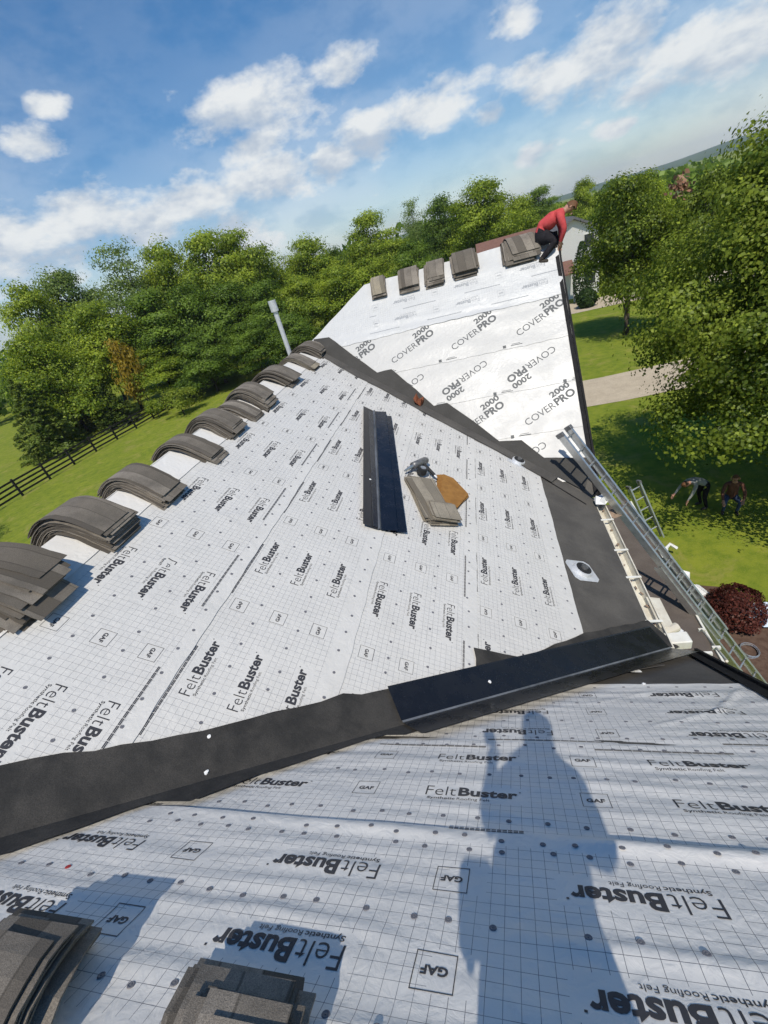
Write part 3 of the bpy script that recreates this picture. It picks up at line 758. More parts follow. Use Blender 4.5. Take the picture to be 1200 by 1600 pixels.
# low porch roof below the gutter
ZD = CAMZ-6.35
porch = MB().prism([(1.2, 3.72, ZD), (2.83, 3.72, ZD-.10), (2.83, 9.6, ZD-.10), (1.2, 9.6, ZD)], (0, 0, -.14)).build('porch_roof', 'porch_felt'); hp(porch)
hp(MB().bar((2.845, 3.70, ZD-.14), (2.845, 9.62, ZD-.14), .03, .18).build('porch_fascia', 'white_trim'))
for y in (3.95, 6.7, 9.4): hp(MB().box((2.66, y, (ZD-.25)/2), (.14, .14, ZD-.25)).build('porch_post', 'white_trim', bevel=.01))

# plumbing boots
def boot(x, y, s=1., rz=0., label=None):
    c = onB(x, y, .008); Mx = Matrix((PB.v*-1, PB.u, PB.n)).transposed().to_4x4()
    e = bpy.data.objects.new('vent_boot', None); col.objects.link(e); e.parent = house; e.empty_display_size = .1
    e.matrix_local = Matrix.Translation(c-HL) @ Mx @ Matrix.Rotation(rz, 4, 'Z')
    n = 20; k = .165*s; vs = []; fs = []
    for i in range(n):
        t = 2*math.pi*i/n; q = k/max(abs(math.cos(t)), abs(math.sin(t)))
        vs += [(q*math.cos(t), q*math.sin(t), 0), (q*math.cos(t), q*math.sin(t), .004), (.12*s*math.cos(t), .12*s*math.sin(t), .006), (.105*s*math.cos(t), .105*s*math.sin(t), .045), (.075*s*math.cos(t), .075*s*math.sin(t), .050)]
    for i in range(n):
        j = (i+1) % n
        for a in range(4): fs.append((i*5+a, j*5+a, j*5+a+1, i*5+a+1))
    mesh('flashing', vs, fs, 'galvanized', e)
    b = MB(); b.tube([(0, 0, .0), (0, 0, .058)], [.098*s, .088*s], 18); mesh_o = b.build('rubber_collar', 'rubber_black', e)
    MB().tube([(0, 0, .05), (0, 0, .085)], .040*s, 16).build('pipe_stub', 'tool_gray', e)
    return e
boot(.85, 4.74, 1.15, R(18)); boot(.30, 7.50, 1.1, R(-20))
# flue pipe beyond the ridge
fp = MB().tube([(-4.28, 9.72, 7.0), (-4.28, 9.72, 8.55)], .052, 14).build('flue_pipe', 'galvanized'); hp(fp)
k = MB().tube([(-4.28, 9.72, 8.48), (-4.28, 9.72, 8.70)], [.085, .085], 14).build('flue_cap', 'galvanized', fp)

# ------------------------------------------------------------------ shingle bundles
def curved_shingle(path, a_off, L, W, s_off, w_off, t, rot, nseg, mat, parent, wdir, side_noise, r, name='shingle'):
    """path(s) -> (point, normal); the shingle follows it from s_off-L/2 to s_off+L/2, its width along wdir"""
    vs = []; uv = []; fs = []
    n = nseg; wv = .0022; ph0 = r.uniform(0, 6)
    for i in range(n+1):
        s = s_off - L/2 + L*i/n
        p, nn = path(s, a_off)
        for j in range(2):
            w = (j-.5)*W + w_off + rot*(s-s_off) + (r.uniform(-side_noise, side_noise))
            wob = wv*math.sin(7.3*s+ph0+j*1.3)+r.uniform(-wv, wv)*.35
            for k in range(2):
                vs.append(p + wdir*w + nn*(t*k+wob)); uv.append((i/n*L, (j-.5)*W+.2))
    for i in range(n):
        b = i*4; c = b+4
        fs += [(b+1, b+3, c+3, c+1), (b, c, c+2, b+2), (b, b+1, c+1, c), (b+2, c+2, c+3, b+3)]
    fs += [(0, 2, 3, 1), (n*4, n*4+1, n*4+3, n*4+2)]
    o = mesh(name, vs, fs, mat, parent, False, uv)
    return o
def ridge_path(apex, out, m, r0, L, drop=1.0, peak=0.):
    """profile over a ridge: s>0 goes down the side 'out' faces; returns point and normal at arc length s and layer offset a"""
    N = 240; X = np.linspace(-L*.8, L*.8, N)
    def z(x): 
        q = np.clip(np.abs(x)/(L*.52), 0, 1); sm = q*q*(3-2*q)
        return m*r0 - m*np.sqrt(x*x+r0*r0) - m*r0*sm*drop + peak*np.exp(-(x/.16)**2)
    Z = z(X); dz = np.gradient(Z, X); nx, nz = -dz/np.sqrt(1+dz*dz), 1/np.sqrt(1+dz*dz)
    def f(s, a):
        xx, zz = X+nx*a, Z+nz*a
        arc = np.concatenate([[0], np.cumsum(np.hypot(np.diff(xx), np.diff(zz)))]); arc -= np.interp(0, X, arc)
        x_, z_ = np.interp(s, arc, xx), np.interp(s, arc, zz); ax, az = np.interp(s, arc, nx), np.interp(s, arc, nz)
        return apex + out*float(x_) + Vector((0, 0, float(z_))), (out*float(ax)+Vector((0, 0, float(az)))).normalized()
    return f
def bundle(label, apex, along, out, m, W=.337, n=15, L=1.0, shift=.05, r0=.12, seed=0, mat='shingle_gray', t=.0088, fan=0.05, jit=.018, rot=0., lift=.022, group='shingle bundles draped over the ridges', drop=1., mats=None, spread=0., peak=0., taper=.10):
    r = random.Random(seed); apex = Vector(apex); along = Vector(along); out = Vector(out)
    e = tag(empty('shingle_bundle', apex), label, 'shingles', group)
    path = ridge_path(Vector((0, 0, 0)), out, m, r0, L, drop, peak)
    a = lift
    for k in range(n):
        f = (k/(n-1)-.5) if n > 1 else 0
        mt = mats[k % len(mats)] if mats else mat
        curved_shingle(path, a+r.uniform(0, t*.25), L*r.uniform(.90, 1.0)*(1-.35*taper*(k/n)**2), W*r.uniform(.92, 1.0)*(1-taper*(k/n)**2), shift+r.gauss(0, jit*1.2)+spread*f, r.gauss(0, jit*.75)+fan*f*.3, t*.68, rot+fan*f+r.gauss(0, .022), 14, mt, e, along, .0045, r)
        a += t
    return e
Y_, X_ = Vector((0, 1, 0)), Vector((1, 0, 0))
def on_ridge(label, y, seed, **kw): return bundle(label, (XR, y, ZR), Y_, X_, mB, seed=seed, **kw)
on_ridge('large ragged shingle pile fanned open at the near end of the left ridge', 1.93, 1, W=.44, n=25, fan=.40, jit=.05, shift=.08, L=.98, t=.0098, spread=.16, r0=.40, drop=1.2, taper=.35)
on_ridge('thick grey shingle bundle beside the large ragged pile on the left ridge', 2.80, 2, n=20, shift=.06, jit=.014, W=.42, r0=.24, rot=.03, drop=1.1)
on_ridge('third shingle bundle from the near end of the left ridge', 3.57, 3, n=15, shift=.10, W=.37, r0=.26, rot=-.05, drop=1.1)
on_ridge('fourth shingle bundle from the near end of the left ridge, with dark end bands', 4.52, 4, n=11, shift=.12, W=.34, r0=.27, rot=.07, drop=1.15)
on_ridge('fifth shingle bundle from the near end of the left ridge, its layers splayed', 5.28, 5, n=15, shift=.03, W=.38, r0=.34, fan=.16, jit=.024, rot=-.07, drop=1.1)
on_ridge('thin arched shingle bundle between two thicker bundles on the left ridge', 5.86, 6, n=8, shift=.07, W=.32, r0=.36, rot=.08)
on_ridge('arched shingle bundle on the left ridge beyond the thin one', 6.45, 7, n=16, shift=.06, W=.42, r0=.34, rot=-.10, jit=.035, fan=.12)
on_ridge('broken-ended shingle bundle on the left ridge, third from its far end', 7.55, 8, n=15, shift=.02, W=.48, r0=.34, jit=.06, rot=.10, fan=.15)
on_ridge('pale tan shingle bundle on the left ridge, second from its far end', 8.72, 9, n=9, shift=.09, W=.42, r0=.2, mats=['shingle_gray', 'shingle_pale'], mat='shingle_pale', rot=-.08)
on_ridge('farthest shingle bundle on the left ridge where it meets the far roof', 9.62, 10, n=14, shift=.0, W=.54, r0=.34, jit=.05, rot=.08, fan=.15)
def on_far(label, x, seed, **kw): return bundle(label, (x, YC, ZRC), X_, Vector((0, -1, 0)), mC, seed=seed, group='shingle bundles draped over the ridges', **kw)
on_far('leftmost bundle on the far roof ridge, with a pale tan stripe', -2.12, 21, n=10, W=.32, L=.92, shift=.04, r0=.10, mats=['shingle_gray']*9+['shingle_pale'], rot=.05)
on_far('second shingle bundle from the left on the far roof ridge', -1.44, 22, n=11, W=.42, L=.95, shift=.05, r0=.10, jit=.03)
on_far('third shingle bundle from the left on the far roof ridge', -.86, 23, n=11, W=.38, L=.95, shift=.05, r0=.10, jit=.025, rot=-.04)
on_far('fourth shingle bundle from the left on the far roof ridge, widest with a shadowed end', -.24, 24, n=14, W=.50, L=.95, shift=.04, r0=.12, jit=.03, rot=.06)
on_far('crossed heap of shingles beside the person in red on the far ridge', .86, 25, n=13, W=.56, L=1.0, shift=.03, r0=.12, jit=.05, rot=.10, fan=.25)
def on_near(label, x, seed, **kw): return bundle(label, (x, YA, ZRA), X_, Y_, mA, seed=seed, **kw)
on_near('near shingle bundle with sunlit top at the bottom edge of the photo', -.76, 31, n=14, W=.40, shift=-.22, L=.94, r0=.30, jit=.028, rot=-.24, t=.0092, fan=.22, spread=-.12, drop=1.15, taper=.50)
on_near('near shingle bundle in the bottom left corner showing its stacked edges', -1.52, 32, n=15, W=.40, shift=-.16, L=.96, r0=.30, jit=.03, rot=-.42, t=.0098, fan=.26, drop=1.15, taper=.45)

# ------------------------------------------------------------------ valley metal
def w_valley(name, label, frameP, L, wing, rib, mat_l, mat_r, wing_rise, cat='valley flashing', rib_h=.022, t=.0012, parts=True):
    """frameP(s, w, h): s along, w across, h up"""
    prof = [(-wing, wing_rise+.004), (-wing+.012, wing_rise), (-rib, 0.), (0., rib_h), (rib, 0.), (wing-.012, wing_rise), (wing, wing_rise+.004)]
    e = tag(empty(name, frameP(0, 0, 0)), label, cat); o0 = frameP(0, 0, 0)
    for nm, sl_, mt in (('left_wing', prof[:3], mat_l), ('right_wing', prof[4:], mat_r), ('center_rib', prof[2:5], 'rib_highlight')):
        n = 8; b = MB(); vs = []; fs = []
        for i in range(n+1):
            s = L*i/n
            for (w, h) in sl_: vs.append(frameP(s, w, h)-o0)
        for (w_, h_) in [(0, 0)]:
            top = len(vs); up = (frameP(0, 0, 1)-frameP(0, 0, 0))
            vs += [v-up*t*1.5 for v in vs]
        k = len(sl_)
        for i in range(n):
            for j in range(k-1):
                a = i*k+j; fs.append((a, a+1, a+k+1, a+k)); fs.append((a+top, a+k+top, a+k+1+top, a+1+top))
            fs.append((i*k, i*k+k, i*k+k+top, i*k+top)); fs.append((i*k+k-1, i*k+k-1+top, i*k+2*k-1+top, i*k+2*k-1))
        for j in range(k-1): fs.append((j, j+top, j+1+top, j+1)); a = n*k+j; fs.append((a, a+1, a+1+top, a+top))
        b.add(vs, fs); b.build(nm, mt, e)
    return e
# long W-shaped lengths lying on the main slope
def slope_frame(p0, p1, h0, tilt=0.):
    a, b = onB(*p0, h0), onB(*p1, h0); d = (b-a).normalized(); sd = d.cross(PB.n).normalized()
    n2 = (PB.n*math.cos(tilt)+sd*math.sin(tilt)); sd2 = d.cross(n2).normalized()
    return (lambda s, w, h: a + d*s + sd2*w + n2*h), (b-a).length
fr, L = slope_frame((-1.50, 4.15), (-2.12, 7.52), .036)
w_valley('valley_flashing', 'long dark W-shaped metal flashing lying on the main white slope', fr, L, .215, .022, 'brown_metal', 'navy_metal', .04)
fr, L = slope_frame((-1.40, 4.20), (-2.02, 7.46), .014, R(0))
w_valley('valley_flashing', 'second dark flashing nested against the right side of the first on the white slope', fr, L, .215, .02, 'navy_metal', 'navy_metal', .04)
# length set into the near valley: left wing on the near slope, right wing on the main slope
def valley_frame(x0, x1, lift):
    a = Vector((x0, valAB(x0), zB0-mB*x0)); b = Vector((x1, valAB(x1), zB0-mB*x1)); d = (b-a).normalized()
    sB_ = d.cross(PB.n); sB_ = sB_ if sB_.y > 0 else -sB_
    sA_ = d.cross(PA.n); sA_ = sA_ if sA_.y < 0 else -sA_
    up = (PA.n+PB.n).normalized()
    def f(s, w, h):
        p = a+d*s+up*lift
        return p + (sB_.normalized()*w if w > 0 else sA_.normalized()*(-w)) + up*h
    return f, (b-a).length
fr, L = valley_frame(-.98, 1.56, .072)
w_valley('valley_flashing', 'black metal flashing set into the near valley down to the gutter corner', fr, L, .30, .012, 'black_metal', 'black_metal', .0, rib_h=.014)
# scraps of paper
def scrap(label, p, n, s, mat='paper_white', seed=0, name='paper_scrap', cat='scrap', h=.02):
    r = random.Random(seed); k = 7; vs = [Vector((0, 0, h*.8))]
    for i in range(k): t = 2*math.pi*i/k; vs.append(Vector((math.cos(t)*s*r.uniform(.6, 1), math.sin(t)*s*r.uniform(.5, .9), r.uniform(.0, h))))
    for i in range(k): t = 2*math.pi*i/k; vs.append(Vector((math.cos(t)*s*.5, math.sin(t)*s*.45, r.uniform(h*.4, h*1.6))))
    fs = [(0, 1+k+i, 1+k+(i+1) % k) for i in range(k)] + [(1+k+i, 1+i, 1+(i+1) % k, 1+k+(i+1) % k) for i in range(k)]
    q = Vector(n).to_track_quat('Z', 'Y').to_matrix(); vs = [q @ v for v in vs]
    o = mesh(name, vs, fs, mat); o.location = p; tag(o, label, cat)
    bm = bmesh.new(); bm.from_mesh(o.data); g_ = bmesh.ops.extrude_face_region(bm, geom=bm.faces[:])
    for v in [x for x in g_['geom'] if isinstance(x, bmesh.types.BMVert)]: v.co -= Vector(n)*.003
    bmesh.ops.recalc_face_normals(bm, faces=bm.faces); bm.to_mesh(o.data); bm.free()
    return o
scrap('tiny white paper scrap on the black metal in the near valley', fr(.95, .13, .004), PB.n, .022, seed=1, h=.006)
scrap('white paper scrap beside the black metal above the near eave', onA(1.02, 3.02, .03), PA.n, .055, seed=2, h=.01)
scrap('tiny white scrap on the grey strip near the gutter corner', onA(.98, 2.72, .02), PA.n, .022, seed=3, h=.006)
scrap('small white paper scrap on the dark flashing mid-slope', onB(-1.78, 5.15, .055), PB.n, .022, seed=4, h=.006)
scrap('shred of white paper stuck in the near valley lining', onB(-2.02, 1.17, .045), PB.n, .02, seed=6, h=.008)
scrap('white shred across the top edge of the near valley lining', onB(-2.10, 1.38, .032), PB.n, .018, seed=7, h=.006)
tag(MB().bar(onA(.62, 2.88, .045), onA(1.30, 3.18, .045), .07, .004, PA.n).build('felt_offcut', 'felt_gray'), 'narrow grey felt offcut lying beside the black valley metal', 'felt offcut')
scrap('crumpled rust-brown glove lying in the far valley', onB(-1.50, 8.62, .03), PB.n, .20, 'rust_cloth', 8, 'work_glove', 'glove', .13)
scrap('white scrap next to the rust-brown glove in the far valley', onB(-1.36, 8.74, .03), PB.n, .05, 'paper_white', 9, h=.05)

# ------------------------------------------------------------------ shingle stack, pack and nail gun mid-slope
def flat_stack(label, c, ang, L, W, n, t, mat, seed, lift=.015, name='shingle_stack', jit=.02, rots=.04):
    r = random.Random(seed); o0 = onB(*c, 0.); e = tag(empty(name, o0), label, 'shingles')
    a = lift
    for k in range(n):
        an = ang+r.gauss(0, rots); du = PB.u*math.cos(an)+PB.v*math.sin(an); dv = PB.n.cross(du)
        off = du*r.gauss(0, jit)+dv*r.gauss(0, jit)
        def path(s, aa, du=du, off=off): return off+du*s+PB.n*(aa+.02*max(0, abs(s)/L*2-.6)*r.random()), PB.n
        curved_shingle(path, a, L*r.uniform(.92, 1), W*r.uniform(.95, 1), 0, 0, t*.93, 0, 5, mat, e, dv, .002, r)
        a += t
    return e
flat_stack('tan shingle stack lying on the main slope next to the nail gun', (-1.03, 5.16), R(24), 1.0, .42, 11, .0075, 'shingle_tan', 41, rots=.05)
e = flat_stack('short folded tan shingle pieces on the lower end of the tan stack', (-.88, 4.86), R(20), .36, .38, 6, .008, 'shingle_tan', 42, lift=.10, jit=.015)
# mustard pack
pk = tag(empty('cardboard_pack', onB(-.72, 5.62, 0)), 'mustard cardboard pack lying under the tan shingle stack', 'cardboard')
r = random.Random(8)
for k in range(5):
    q = [(-.98+.02*k, 5.98), (-.80+.01*k, 6.0-.01*k), (-.54+r.uniform(-.01, .01), 5.62+r.uniform(-.02, .02)), (-.68, 5.20+r.uniform(-.03, .03)), (-.92, 5.15)]
    MB().prism([onB(x, y, .012+k*.011)-onB(-.72, 5.62, 0) for x, y in q], PB.n*.0095).build('cardboard_sheet', 'cardboard', pk)
def nail_gun():
    o = onB(-1.27, 5.90, .0); e = tag(empty('nail_gun', o), 'black and silver pneumatic nail gun beside the tan shingles', 'nail gun')
    U = (PB.u*math.cos(R(-30))+PB.v*math.sin(R(-30))).normalized(); V = PB.n.cross(U); N = PB.n
    P = lambda u, v, h: (U*u+V*v)*1.4+N*h*1.15
    MB().tube([P(-.06, .02, .09), P(.05, .02, .09), P(.17, .02, .09), P(.19, .02, .09)], [.055, .058, .062, .045], 14).build('motor_housing', 'tool_gray', e, True)
    MB().tube([P(.19, .02, .09), P(.21, .02, .09)], [.055, .05], 14).build('end_cap', 'aluminium', e)
    MB().bar(P(.12, .0, .08), P(.05, -.21, .07), .05, .045, N).build('handle', 'rubber_black', e, bevel=.01)
    MB().tube([P(-.03, -.09, .045), P(-.03, -.09, .13)], .075, 16).build('coil_magazine', 'rubber_black', e)
    MB().tube([P(-.03, -.09, .131), P(-.03, -.09, .136)], .045, 14).build('magazine_plate', 'aluminium', e)
    MB().tube([P(-.06, .02, .085), P(-.14, .02, .07), P(-.20, .02, .06)], [.03, .022, .014], 10).build('nose', 'aluminium', e)
    MB().bar(P(.05, -.04, .06), P(.03, -.10, .055), .014, .02, N).build('trigger', 'drip_black', e)
    MB().tube([P(.05, -.21, .07), P(.045, -.25, .065)], [.014, .012], 8).build('air_fitting', 'galvanized', e)
    return e
nail_gun()
# membrane fold scraps near the ridge
scrap('white torn flap of underlayment at the ridge behind the second bundle', Vector((-4.02, 2.95, ZR+.03)), Vector((0, 0, 1)), .11, 'paper_white', 13, 'underlayment_flap', 'flap', .06)
scrap('crumpled white plastic at the far end of the white gutter', Vector((1.56, 6.82, ZE+.04)), Vector((0, 0, 1)), .17, 'paper_white', 14, 'plastic_sheet', 'plastic', .13)
scrap('dirty tan board end under the crumpled white plastic', Vector((1.78, 6.72, ZE-.16)), Vector((0, 0, 1)), .17, 'board_wood', 15, 'board_end', 'board', .05)
# debris on the porch roof
def plank(label, c, size, rz, mat, name, cat):
    o = MB().box((0, 0, 0), size).build(name, mat, bevel=.004); o.location = c; o.rotation_euler = (0, R(3.5), rz); return tag(o, label, cat)
zd = lambda x: ZD-.10*(x-1.2)/1.63
plank('reddish-brown shingle offcut on the porch roof under the gutter', (2.02, 5.45, zd(2.02)+.02), (.40, .24, .03), R(-12), 'rust_cloth', 'shingle_offcut', 'offcut')
bpy.data.objects['shingle_offcut'].data.materials[0] = MATS['roof_brown']
plank('tan shingle offcut beside the reddish one on the porch roof', (1.98, 5.20, zd(1.98)+.05), (.34, .20, .03), R(18), 'board_wood', 'shingle_offcut', 'offcut')
plank('small pale board scrap on the porch roof near the ladder shadow', (2.45, 5.62, zd(2.45)+.02), (.16, .09, .03), R(30), 'paper_white', 'board_scrap', 'board')
plank('white trim strip lying on the porch roof below the gutter', (1.72, 6.05, zd(1.72)+.02), (.12, .70, .03), R(6), 'white_trim', 'trim_strip', 'trim')
plank('white trim offcut at the upper end of the porch roof', (1.84, 7.1, zd(1.84)+.02), (.16, .40, .03), R(10), 'white_trim', 'trim_offcut', 'trim')
plank('pale board lying across the far end of the porch roof', (2.0, 7.75, zd(2.0)+.02), (.50, .22, .04), R(8), 'board_wood', 'pale_board', 'board')

# ------------------------------------------------------------------ ladders
def ladder(label, T1, T2, d, L, step=.30, rail=(.036, .125), name='extension_ladder', double=True, group=None):
    T1, T2, d = Vector(T1), Vector(T2), Vector(d).normalized()
    w = (T2-T1); w = (w-d*w.dot(d)); W = w.length; w.normalize(); nrm = d.cross(w).normalized()
    c = (T1+T2)/2; foot = c+d*L
    e = tag(empty(name, foot), label, 'ladder', group)
    A = lambda s, x, h=0.: c+d*s+w*x+nrm*h-foot
    def section(s0, s1, h, half, par):
        for sg in (-1, 1):
            b = MB(); x = sg*half; fl = rail[1]/2
            b.bar(A(s0, x, h), A(s1, x, h), rail[0]*.35, rail[1], nrm)
            for q in (-1, 1): b.bar(A(s0, x-sg*rail[0]*.33, h+q*fl), A(s1, x-sg*rail[0]*.33, h+q*fl), rail[0], .006, nrm)
            b.build('rail', 'aluminium', e)
        n = int((s1-s0)/step)
        me = None
        for i in range(n):
            s = s0+step*(i+.5)
            MB().tube([A(s, -half, h), A(s, half, h)], .016, 8).build('rung', 'aluminium', e)
    section(0., L*.62, 0., W/2, e)
    if double: section(L*.40, L, -.075 if nrm.z > 0 else .075, W/2+.022, e)
    for sg in (-1, 1):
        MB().bar(A(-.005, sg*W/2), A(.07, sg*W/2), rail[0]*1.25, rail[1]*1.12, nrm).build('end_cap', 'tool_gray', e)
        MB().bar(A(L-.06, sg*(W/2+.02), -.05), A(L+.02, sg*(W/2+.02), -.05), .05, .11, nrm).build('foot', 'rubber_black', e)
    return e
T1, T2 = Vector((1.068, 7.37, CAMZ-3.10)), Vector((1.059, 7.09, CAMZ-3.38))
dl = Vector((1.75, -1.10, -2.89)).normalized()
Lt = (CAMZ-3.24)/(-dl.z)
ladder('long aluminium extension ladder leaning past the gutter and porch roof', T1, T2, dl, Lt-.02)
ladder('short aluminium ladder propped at the far corner of the porch', (2.96, 10.42, 2.62), (3.30, 10.50, 2.50), Vector((.42, -.30, -1.25)), 2.72, name='short_ladder', double=False)
# thin pole with clamps between the near eave corner and the ladder
pole = tag(empty('brace_pole', (2.05, 3.50, ZE-.05)), 'thin pale pole with clamps running from the near eave corner to the ladder', 'pole')
pa, pb = Vector((2.08, 3.60, ZE-.06)), Vector((2.62, 5.30, CAMZ-6.0))
MB().tube([pa-Vector((2.05, 3.50, ZE-.05)), pb-Vector((2.05, 3.50, ZE-.05))], .014, 8).build('shaft', 'gutter_white', pole)
for t in (.33, .95):
    q = pa.lerp(pb, t)-Vector((2.05, 3.50, ZE-.05)); MB().box(q, (.09, .035, .035)).build('clamp', 'white_trim', pole)

# ------------------------------------------------------------------ vegetation
def leaf_cloud(name, C, N, S, mat, parent, seed=0, aspect=1.6, link=True):
    """one rhombic leaf per row of C, lying square to N with length S"""
    r = np.random.RandomState(seed); n = len(C)
    N = N/np.maximum(np.linalg.norm(N, axis=1, keepdims=True), 1e-6)
    t = r.normal(size=(n, 3)); t -= N*(t*N).sum(1, keepdims=True); t /= np.linalg.norm(t, axis=1, keepdims=True)
    b = np.cross(N, t); S = S[:, None]
    fold = N*S*.12
    V = np.stack([C-t*S/2, C+b*S/2/aspect+fold, C+t*S/2, C-b*S/2/aspect+fold], 1).reshape(-1, 3)
    me = bpy.data.meshes.new(name); me.vertices.add(4*n); me.vertices.foreach_set('co', V.astype(np.float32).ravel())
    me.loops.add(4*n); me.loops.foreach_set('vertex_index', np.arange(4*n, dtype=np.int32))
    me.polygons.add(n); me.polygons.foreach_set('loop_start', np.arange(0, 4*n, 4, dtype=np.int32)); me.polygons.foreach_set('loop_total', np.full(n, 4, dtype=np.int32))
    me.update(); me.validate()
    return link_mesh(name, me, mat, parent)
def crown_points(h, rad, base, nlobes, nclump, per, seed, shape=1.0, csize=.5):
    r = np.random.RandomState(seed); H = h-base
    lob = []
    for i in range(nlobes):
        t = (i+.5)/nlobes; z = base+H*(.12+.80*t)
        env = rad*(math.sin(math.pi*min(1, (.16+.80*t)**shape))**.75)
        a = i*2.4+r.uniform(-.5, .5); q = env*r.uniform(.35, .72)
        lob.append((q*math.cos(a), q*math.sin(a), z, max(.28*rad, env*r.uniform(.42, .62))))
    lob.append((0, 0, base+H*.55, rad*.62)); lob.append((r.uniform(-.2, .2)*rad, r.uniform(-.2, .2)*rad, h-rad*.34, rad*.36))
    lob = np.array(lob); w = lob[:, 3]**2; w /= w.sum()
    k = r.choice(len(lob), nclump, p=w); d = r.normal(size=(nclump, 3)); d /= np.linalg.norm(d, axis=1, keepdims=True)
    d[:, 2] = np.where(d[:, 2] < -.35, -d[:, 2]*.6, d[:, 2])
    rr = lob[k, 3]*(r.uniform(.62, 1.06, nclump))
    cc = lob[k, :3]+d*rr[:, None]*np.array([1, 1, .85])
    cc[:, 2] = np.clip(cc[:, 2], base*.7, h)
    C = np.repeat(cc, per, 0); D = np.repeat(d, per, 0)
    off = r.normal(size=C.shape)*csize*np.array([1, 1, .55])
    C = C+off
    N = D*.75+off/csize*.55+r.normal(size=C.shape)*.38+np.array([.03, -.15, .32])
    return C, N, cc, lob
def trunk_mesh(name, h, r0, base, lob, seed, mat, parent, lean=0.):
    r = random.Random(seed); b = MB()
    top = h*.72; pts = []; rad = []
    for i in range(7): t = i/6; pts.append((lean*t*t+r.uniform(-.05, .05)*t*h*.1, r.uniform(-.05, .05)*t*h*.1, top*t-.05)); rad.append(r0*(1.25 if i == 0 else (1-.82*t)))
    b.tube(pts, rad, 8)
    for (x, y, z, q) in lob:
        s = Vector(pts[min(5, max(1, int(6*(max(z-q*.9, base*.8)/top))))]); e_ = Vector((x, y, z))
        m_ = s.lerp(e_, .5)+Vector((0, 0, q*.15)); b.tube([s, m_, e_], [r0*.34, r0*.2, r0*.05], 5)
    return b.build(name, mat, parent, True)
def tree_proto(name, h, rad, base, seed, mat, nl=11, ncl=300, per=78, leaf=.26, csize=.52, r0=.22, shape=1.):
    e = empty(name)
    C, N, cc, lob = crown_points(h, rad, base, nl, ncl, per, seed, shape, csize)
    S = np.random.RandomState(seed+5).uniform(.65, 1.25, len(C))*leaf
    leaf_cloud('crown', C, N, S, mat, e, seed)
    trunk_mesh('trunk', h, r0, base, lob, seed, 'bark', e)
    return e
def conifer_proto(name, h, rad, seed, mat, leaf=.34, tiers=15, drooping=.25):
    e = empty(name); r = np.random.RandomState(seed); C = []; N = []
    b = MB(); b.tube([(0, 0, -.05), (0, 0, h*.5), (0, 0, h*.97)], [.16, .10, .02], 8)
    for i in range(tiers):
        t = i/(tiers-1); z = h*(.08+.90*t); L = rad*(1-t)**.8*r.uniform(.85, 1.1)+.15
        nb = int(8-4*t)
        for k in range(nb):
            a = 2*math.pi*(k+r.uniform(-.3, .3))/nb+i*.7; d = np.array([math.cos(a), math.sin(a), 0]); l = L*r.uniform(.75, 1.15)
            b.tube([(0, 0, z), tuple(d*l*.95+np.array([0, 0, z-drooping*l*.5]))], [.03, .008], 4)
            m_ = int(26+60*l)
            s = r.uniform(.12, 1., m_)**.7; side = np.array([-d[1], d[0], 0])
            sw = r.normal(size=m_)*.17*l*(1.1-s*.6)
            p = d*(s*l)[:, None]+side*sw[:, None]; p[:, 2] += z-drooping*l*s*s*.8+.12*r.normal(size=m_)
            C.append(p); nn = r.normal(size=(m_, 3))*.5+np.array([0, 0, .8])+d*.3; N.append(nn)
    C = np.vstack(C); N = np.vstack(N)
    leaf_cloud('crown', C, N, r.uniform(.6, 1.3, len(C))*leaf, mat, e, seed, 2.6)
    b.build('trunk', 'bark', e, True)
    return e
protos = {}
protos['a'] = tree_proto('deciduous_tree', 14, 4.6, 2.0, 1, 'leaf_mid')
protos['b'] = tree_proto('deciduous_tree', 15, 4.0, 2.2, 2, 'leaf_dark', 12, 290, 78, .26, .50)
protos['c'] = tree_proto('deciduous_tree', 12, 4.8, .4, 3, 'leaf_mid', 12, 310, 78, .26, .52, shape=.72)
protos['d'] = tree_proto('deciduous_tree', 16, 4.2, 3.0, 4, 'leaf_pale', 13, 230, 40, .24, .50)      # open, airy crown
protos['e'] = conifer_proto('pine_tree', 10, 3.0, 5, 'leaf_pine')
protos['f'] = tree_proto('broad_shrub', 3.2, 2.0, .15, 6, 'leaf_yellow', 7, 90, 30, .20, .26, .06)
used = set()
def plant(kind, label, pos, h, w=None, mat=None, rz=None, cat='tree', group=None, seed=0):
    base = {'a': (14, 4.6), 'b': (15, 4.0), 'c': (12, 4.8), 'd': (16, 4.2), 'e': (10, 3.0), 'f': (3.2, 2.0)}[kind]
    o = protos[kind] if kind not in used else copy_tree(protos[kind]); used.add(kind)
    s = h/base[0]; sw = (w/2/base[1]) if w else s
    o.location = (pos[0], pos[1], pos[2] if len(pos) > 2 else 0); o.scale = (sw, sw, s); o.rotation_euler = (0, 0, rz if rz is not None else random.Random(seed*7+len(used)).uniform(0, 6.28))
    if mat:
        for ch in o.children:
            if ch.name.startswith('crown') and ch.data.materials:
                ch.material_slots[0].link = 'OBJECT'; ch.material_slots[0].material = MATS[mat]
    return tag(o, label, cat, group)
def wood(px, top, d, wpx, kind, mat, label, group=None, seed=0):
    """a tree whose top shows at (px, top), standing d metres off, crown wpx pixels wide"""
    p = at_dist(px, top, d); sc_ = (p-Vector((0, 0, CAMZ))).length/math.sqrt((px-600)**2+(top-800)**2+F_PX**2)
    return plant(kind, label, (p.x, p.y, 0), p.z, wpx*sc_, mat, None, 'tree', group, seed)
GW = 'leafy trees of the wood behind the fence'
lw = 'leafy green tree in the wood behind the dark rail fence'
